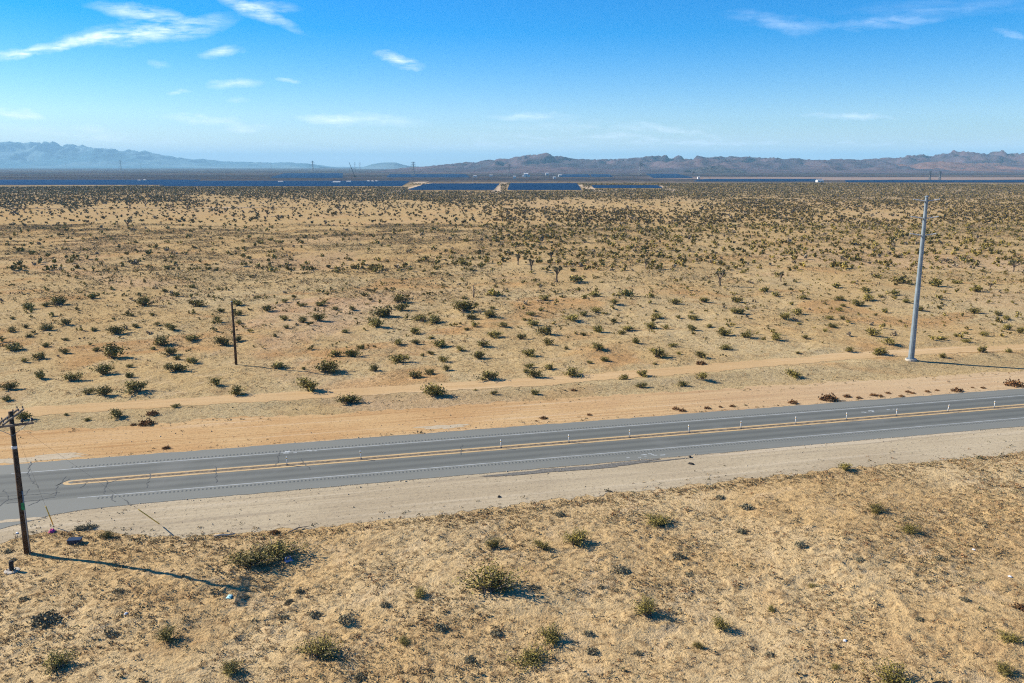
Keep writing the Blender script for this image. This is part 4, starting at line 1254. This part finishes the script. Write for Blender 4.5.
M_mt1 = mountain_mat('dark_hill_rock', (0.062, 0.052, 0.066), (0.12, 0.08, 0.085), (0.024, 0.025, 0.036), .002)
M_mt2 = mountain_mat('haze_tinted_far_rock', (0.06, 0.135, 0.18), (0.16, 0.23, 0.26), (0.035, 0.085, 0.12), .0006)  # blue of the distance haze painted into the rock colour
hills('mountains', [(398, 167.5), (420, 166.5), (430, 165.8), (440, 164.5), (455, 163), (465, 161.5), (475, 162), (487, 159.3), (500, 158.6), (512, 158), (520, 156), (530, 154.5), (537, 154), (546, 152.6), (553, 154.5), (562, 156.5), (575, 158.3), (588, 159), (600, 158.6), (612, 158.6), (622, 158.5), (634, 157.6), (645, 156.6), (658, 155.4), (664, 156), (672, 157), (684, 155.3), (700, 156.7), (720, 156.6), (740, 156), (752, 156.5), (765, 157), (780, 158.6), (794, 158), (808, 159.4), (820, 159.6), (832, 158.8), (841, 158.3), (852, 159.6), (870, 158.5), (880, 157.2), (890, 156.7), (903, 156), (915, 155.2), (926, 154.8), (940, 154.6), (950, 152.6), (958, 151), (964, 150.6), (972, 152.6), (978, 152.6), (986, 150.9), (993, 152.6), (1005, 151.8), (1024, 151.4), (1060, 150), (1100, 152), (1160, 149), (1260, 156), (1400, 160)],
      5200, 1900, 900, M_mt1, 70, 190., 15., .72)
hills('foothills', [(860, 169), (885, 166), (900, 164), (920, 163.5), (940, 161), (955, 161.8), (975, 163.5), (1000, 162.5), (1024, 163), (1060, 161), (1120, 164), (1200, 168)], 4500, 900, 500, mountain_mat('red_hill_rock', (0.15, 0.078, 0.062), (0.18, 0.10, 0.08), (0.08, 0.06, 0.056), .003), 81, 150., 15.)
hills('butte_hills', [(690, 169.5), (700, 167.6), (705, 166.6), (709, 167), (713, 164.8), (717, 165.6), (720, 164.6), (724, 166.2), (731, 168.2), (742, 169.6)], 3600, 230, 180, mountain_mat('black_butte_rock', (0.05, 0.05, 0.055), (0.08, 0.07, 0.07), (0.04, 0.04, 0.045), .01), 91, 60., 6.)
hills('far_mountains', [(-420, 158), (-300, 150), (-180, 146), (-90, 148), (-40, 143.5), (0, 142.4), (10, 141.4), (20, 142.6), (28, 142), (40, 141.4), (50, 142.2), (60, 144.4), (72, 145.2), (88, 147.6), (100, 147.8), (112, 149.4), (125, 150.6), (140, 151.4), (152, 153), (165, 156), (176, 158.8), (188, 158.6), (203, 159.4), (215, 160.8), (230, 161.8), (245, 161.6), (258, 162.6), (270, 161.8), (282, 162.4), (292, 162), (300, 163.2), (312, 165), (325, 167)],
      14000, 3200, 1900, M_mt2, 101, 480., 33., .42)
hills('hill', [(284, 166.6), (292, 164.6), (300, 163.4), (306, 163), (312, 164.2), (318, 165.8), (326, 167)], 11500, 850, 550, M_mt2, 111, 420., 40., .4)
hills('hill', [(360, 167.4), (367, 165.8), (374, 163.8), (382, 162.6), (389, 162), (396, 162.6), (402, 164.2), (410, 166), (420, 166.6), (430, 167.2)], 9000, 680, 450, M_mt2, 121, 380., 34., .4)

# ------------------------------------------------------------------ labels by landmarks
LM_FAR = [('the left power pole', 12, 420), ('the short dark pole', 236, 366), ('the tall steel pole', 911, 361), ('the tallest Joshua tree', 557, 282),
          ('the bare dead trunk', 473.6, 297), ('the rusty bush by the track', 701, 363), ('the leaning Joshua tree', 720, 287), ('the right edge Joshua tree', 1013, 272)]
LM_NEAR = [('the power pole foot', 27, 553), ('the big double clump', 265, 558), ('the wide ragged bush', 490, 588), ('the two-lobed pair', 540, 652),
           ('the compact round bush', 877, 511), ('the round long-shadowed bush', 649, 613), ('the pole shadow tip', 255, 594), ('the corner bush', 58, 668)]
SECT = ['right of', 'in front and right of', 'in front of', 'in front and left of', 'left of', 'behind and left of', 'behind', 'behind and right of']
cells = {}
for e, px_, py_, kd, lb, R in ITEMS:
    if lb: continue
    if kd == 'd': continue
    LM = LM_NEAR if py_ > 480 else LM_FAR
    nm, lx, ly = min(LM, key=lambda q_: math.hypot((px_ - q_[1]) * .8, (py_ - q_[2]) * 1.6))
    dx_, dy_ = px_ - lx, (py_ - ly) * 2.0
    sec = int(round(math.degrees(math.atan2(dy_, dx_)) / 45)) % 8
    cells.setdefault((kd, nm, sec), []).append((math.hypot(dx_, dy_), e, R, py_))
for (kd, nm, sec), L in cells.items():
    L.sort(key=lambda q_: q_[0])
    for k, (d_, e, R, py_) in enumerate(L):
        if kd == 'c':
            w = 'large' if R > 1.35 else ('small' if R < .75 else 'olive')
            e['label'] = f'{w} creosote bush, {ordinal(k)} {SECT[sec]} {nm}'
        else: e['label'] = f'low grey shrub, {ordinal(k)} {SECT[sec]} {nm}'
dl = [(px_, e, R, py_) for e, px_, py_, kd, lb, R in ITEMS if kd == 'd']
dl.sort(key=lambda q_: q_[0])
words = ['first', 'second', 'third', 'fourth', 'fifth', 'sixth', 'seventh', 'eighth', 'ninth', 'tenth', 'eleventh', 'twelfth', 'thirteenth', 'fourteenth', 'fifteenth', 'sixteenth']
for k, (px_, e, R, py_) in enumerate(dl):
    m_ = len(dl) - 1 - k
    pos = f'{words[k]} from the left' if k < len(dl) / 2 else f'{words[m_]} from the right'
    w = 'large brown' if R > .9 else 'small brown'
    e['label'] = f'{w} dry bush on the dirt verge beyond the road, {pos}'

# ------------------------------------------------------------------ haze
mb = MB(); mb.box(0, 16000, 240, 90000, 36000, 480)
hz = mb.build('haze'); tag(hz, 'pale blue haze hanging over the desert', 'haze', kind='stuff')
m = bpy.data.materials.new('air_haze'); m.use_nodes = True; nt = m.node_tree; nt.nodes.clear()
out = nt.nodes.new('ShaderNodeOutputMaterial'); pv = nt.nodes.new('ShaderNodeVolumePrincipled')
pv.inputs['Color'].default_value = (0.40, 0.75, 1.0, 1); pv.inputs['Density'].default_value = 0.000072; pv.inputs['Anisotropy'].default_value = 0.0
nt.links.new(pv.outputs[0], out.inputs['Volume']); hz.data.materials.append(m); m.cycles.homogeneous_volume = True; m.cycles.volume_sampling = 'DISTANCE'
bb = -8.0
for v in hz.data.vertices:
    if v.co.z < 100: v.co.z = bb

# ------------------------------------------------------------------ light and sky
EL = math.radians(29.0); AZ = math.atan2(-18.63, 6.14)      # clockwise from +Y
w = bpy.data.worlds.new('World'); SC.world = w; w.use_nodes = True
nt = w.node_tree; nt.nodes.clear(); q = NB(nt)
out = q.n('ShaderNodeOutputWorld'); bg = q.n('ShaderNodeBackground')
sky = q.n('ShaderNodeTexSky', sky_type='NISHITA'); sky.sun_disc = False; sky.sun_elevation = EL; sky.sun_rotation = AZ
sky.altitude = 900; sky.air_density = 1.0; sky.dust_density = 0.3; sky.ozone_density = 2.5
D3 = q.n('ShaderNodeTexCoord').outputs['Generated']
sx_ = q.sep(D3)
U_ = q.math('DIVIDE', sx_[0], q.math('MAXIMUM', sx_[1], .05)); W_ = q.math('DIVIDE', sx_[2], q.math('MAXIMUM', sx_[1], .05))
comb = q.n('ShaderNodeCombineXYZ'); q.L.new(U_, comb.inputs[0]); q.L.new(W_, comb.inputs[1])
uv = comb.outputs[0]


def sky_uv(px, py):
    x, y, z = ray_at(px, py, 1.0); return x, z - H


warp = q.n('ShaderNodeTexNoise'); q.L.new(uv, warp.inputs['Vector']); warp.inputs['Scale'].default_value = 14; warp.inputs['Detail'].default_value = 5; warp.inputs['Roughness'].default_value = .6
tot = None
wx = q.math('MULTIPLY', q.math('SUBTRACT', q.sep(warp.outputs['Color'])[0], .5), .05); wy = q.math('MULTIPLY', q.math('SUBTRACT', q.sep(warp.outputs['Color'])[1], .5), .025)
cb2 = q.n('ShaderNodeCombineXYZ'); q.L.new(q.math('ADD', U_, wx), cb2.inputs[0]); q.L.new(q.math('ADD', W_, wy), cb2.inputs[1]); uvw = cb2.outputs[0]
fib = q.noise(q.scalev(uv, (9, 60, 1), .0), 1.0, 6, .68, .5)
fib2 = q.noise(q.scalev(uv, (30, 150, 1), .22), 1.0, 5, .65, .3)
clouds = [  # px, py, half length, half height, tilt (pixels), weight
    (150, 31, 75, 9, -11, .74), (140, 13, 45, 6, 5, .62), (60, 47, 70, 4, -13, .6), (255, 11, 40, 5, 17, .55), (268, 6, 26, 4, 0, .35), (222, 52, 17, 4, -3, .6),
    (232, 84, 22, 3.5, -2, .55), (288, 78, 13, 2, 1, .65), (176, 91, 12, 2, -2, .5), (20, 54, 18, 4, 0, .55), (18, 114, 24, 3.5, 4, .7), (204, 119, 36, 4, 3, .55),
    (250, 128, 20, 3.5, 3, .6), (328, 118, 24, 4, 2, .65), (402, 62, 17, 5, 16, .75), (380, 120, 45, 5, 3, .4), (535, 117, 40, 3, 0, .45), (600, 128, 120, 5, 1, .25), (60, 132, 120, 5, 8, .35),
    (850, 116, 40, 2.6, 0, .4), (945, 8, 95, 7, -3, .1), (780, 21, 45, 6, 4, .22), (885, 21, 50, 4, -3, .28), (1010, 35, 14, 2.5, 10, .35), (490, 140, 260, 6, 2, .22), (690, 131, 50, 2.5, 8, .35),
    (240, 100, 10, 2, 0, .25), (160, 62, 12, 3, 0, .3), (430, 147, 230, 4, -1, .5), (800, 144, 210, 4, 1, .45), (110, 141, 150, 4, 5, .45), (620, 138, 120, 3, 3, .4)]
for cx, cy, a, b_, tl, wt in clouds:
    u0, w0 = sky_uv(cx, cy); u1, w1 = sky_uv(cx + a, cy + tl * a / max(a, 40)); dx_, dy_ = u1 - u0, w1 - w0; L_ = math.hypot(dx_, dy_)
    mp = q.n('ShaderNodeMapping', vector_type='TEXTURE'); q.L.new(uvw, mp.inputs[0])
    mp.inputs['Location'].default_value = (u0, w0, 0); mp.inputs['Rotation'].default_value = (0, 0, math.atan2(dy_, dx_)); mp.inputs['Scale'].default_value = (L_ * 1.35, b_ / F * 1.5, 1)
    gr = q.n('ShaderNodeTexGradient', gradient_type='SPHERICAL'); q.L.new(mp.outputs[0], gr.inputs[0])
    tot = q.math('MULTIPLY', gr.outputs['Fac'], wt * 1.3) if tot is None else q.math('MULTIPLY_ADD', gr.outputs['Fac'], wt * 1.3, tot)
fb = q.math('MULTIPLY_ADD', fib, .68, q.math('MULTIPLY', fib2, .62))
cl = q.math('MULTIPLY', tot, q.ramp(fb, .42, .84), clamp=True)
# thin veil low over the horizon
veil = q.math('MULTIPLY', q.ramp(W_, .05, .0), q.math('MULTIPLY_ADD', q.noise(q.scalev(uv, (2.2, 30, 1), .04), 1.0, 6, .62, .8), 1.7, -.35))
cl2 = q.math('MAXIMUM', cl, q.math('MULTIPLY', veil, .95), clamp=True)
hs = q.n('ShaderNodeHueSaturation'); q.L.new(sky.outputs[0], hs.inputs['Color']); hs.inputs['Saturation'].default_value = 1.82
CLC = (9.6, 10.4, 11.6)
skyb = q.mix(1.0, hs.outputs[0], (0.96, 0.95, 1.16), 'MULTIPLY')
skyc = q.mix(cl2, skyb, CLC)
q.L.new(skyc, bg.inputs[0]); bg.inputs[1].default_value = 0.072
q.L.new(bg.outputs[0], out.inputs[0])
sd = bpy.data.lights.new('sun', 'SUN'); sd.energy = 5.0; sd.angle = math.radians(.53); sd.color = (1.0, .92, .78)
so = bpy.data.objects.new('sun', sd); COL.objects.link(so)
sv_ = Vector((math.sin(AZ) * math.cos(EL), math.cos(AZ) * math.cos(EL), math.sin(EL)))
so.rotation_euler = sv_.to_track_quat('Z', 'Y').to_euler(); so.location = (-50, 20, 80)

SC.view_settings.view_transform = 'Standard'; SC.view_settings.look = 'None'; SC.view_settings.gamma = 1; SC.view_settings.exposure = 1.0
SC.render.engine = 'CYCLES'
SC.cycles.use_denoising = False; SC.cycles.use_adaptive_sampling = False
SC.cycles.pixel_filter_type = 'BLACKMAN_HARRIS'; SC.cycles.filter_width = 1.15
SC.cycles.max_bounces = 3; SC.cycles.diffuse_bounces = 1; SC.cycles.glossy_bounces = 1; SC.cycles.volume_bounces = 0
SC.cycles.transparent_max_bounces = 4
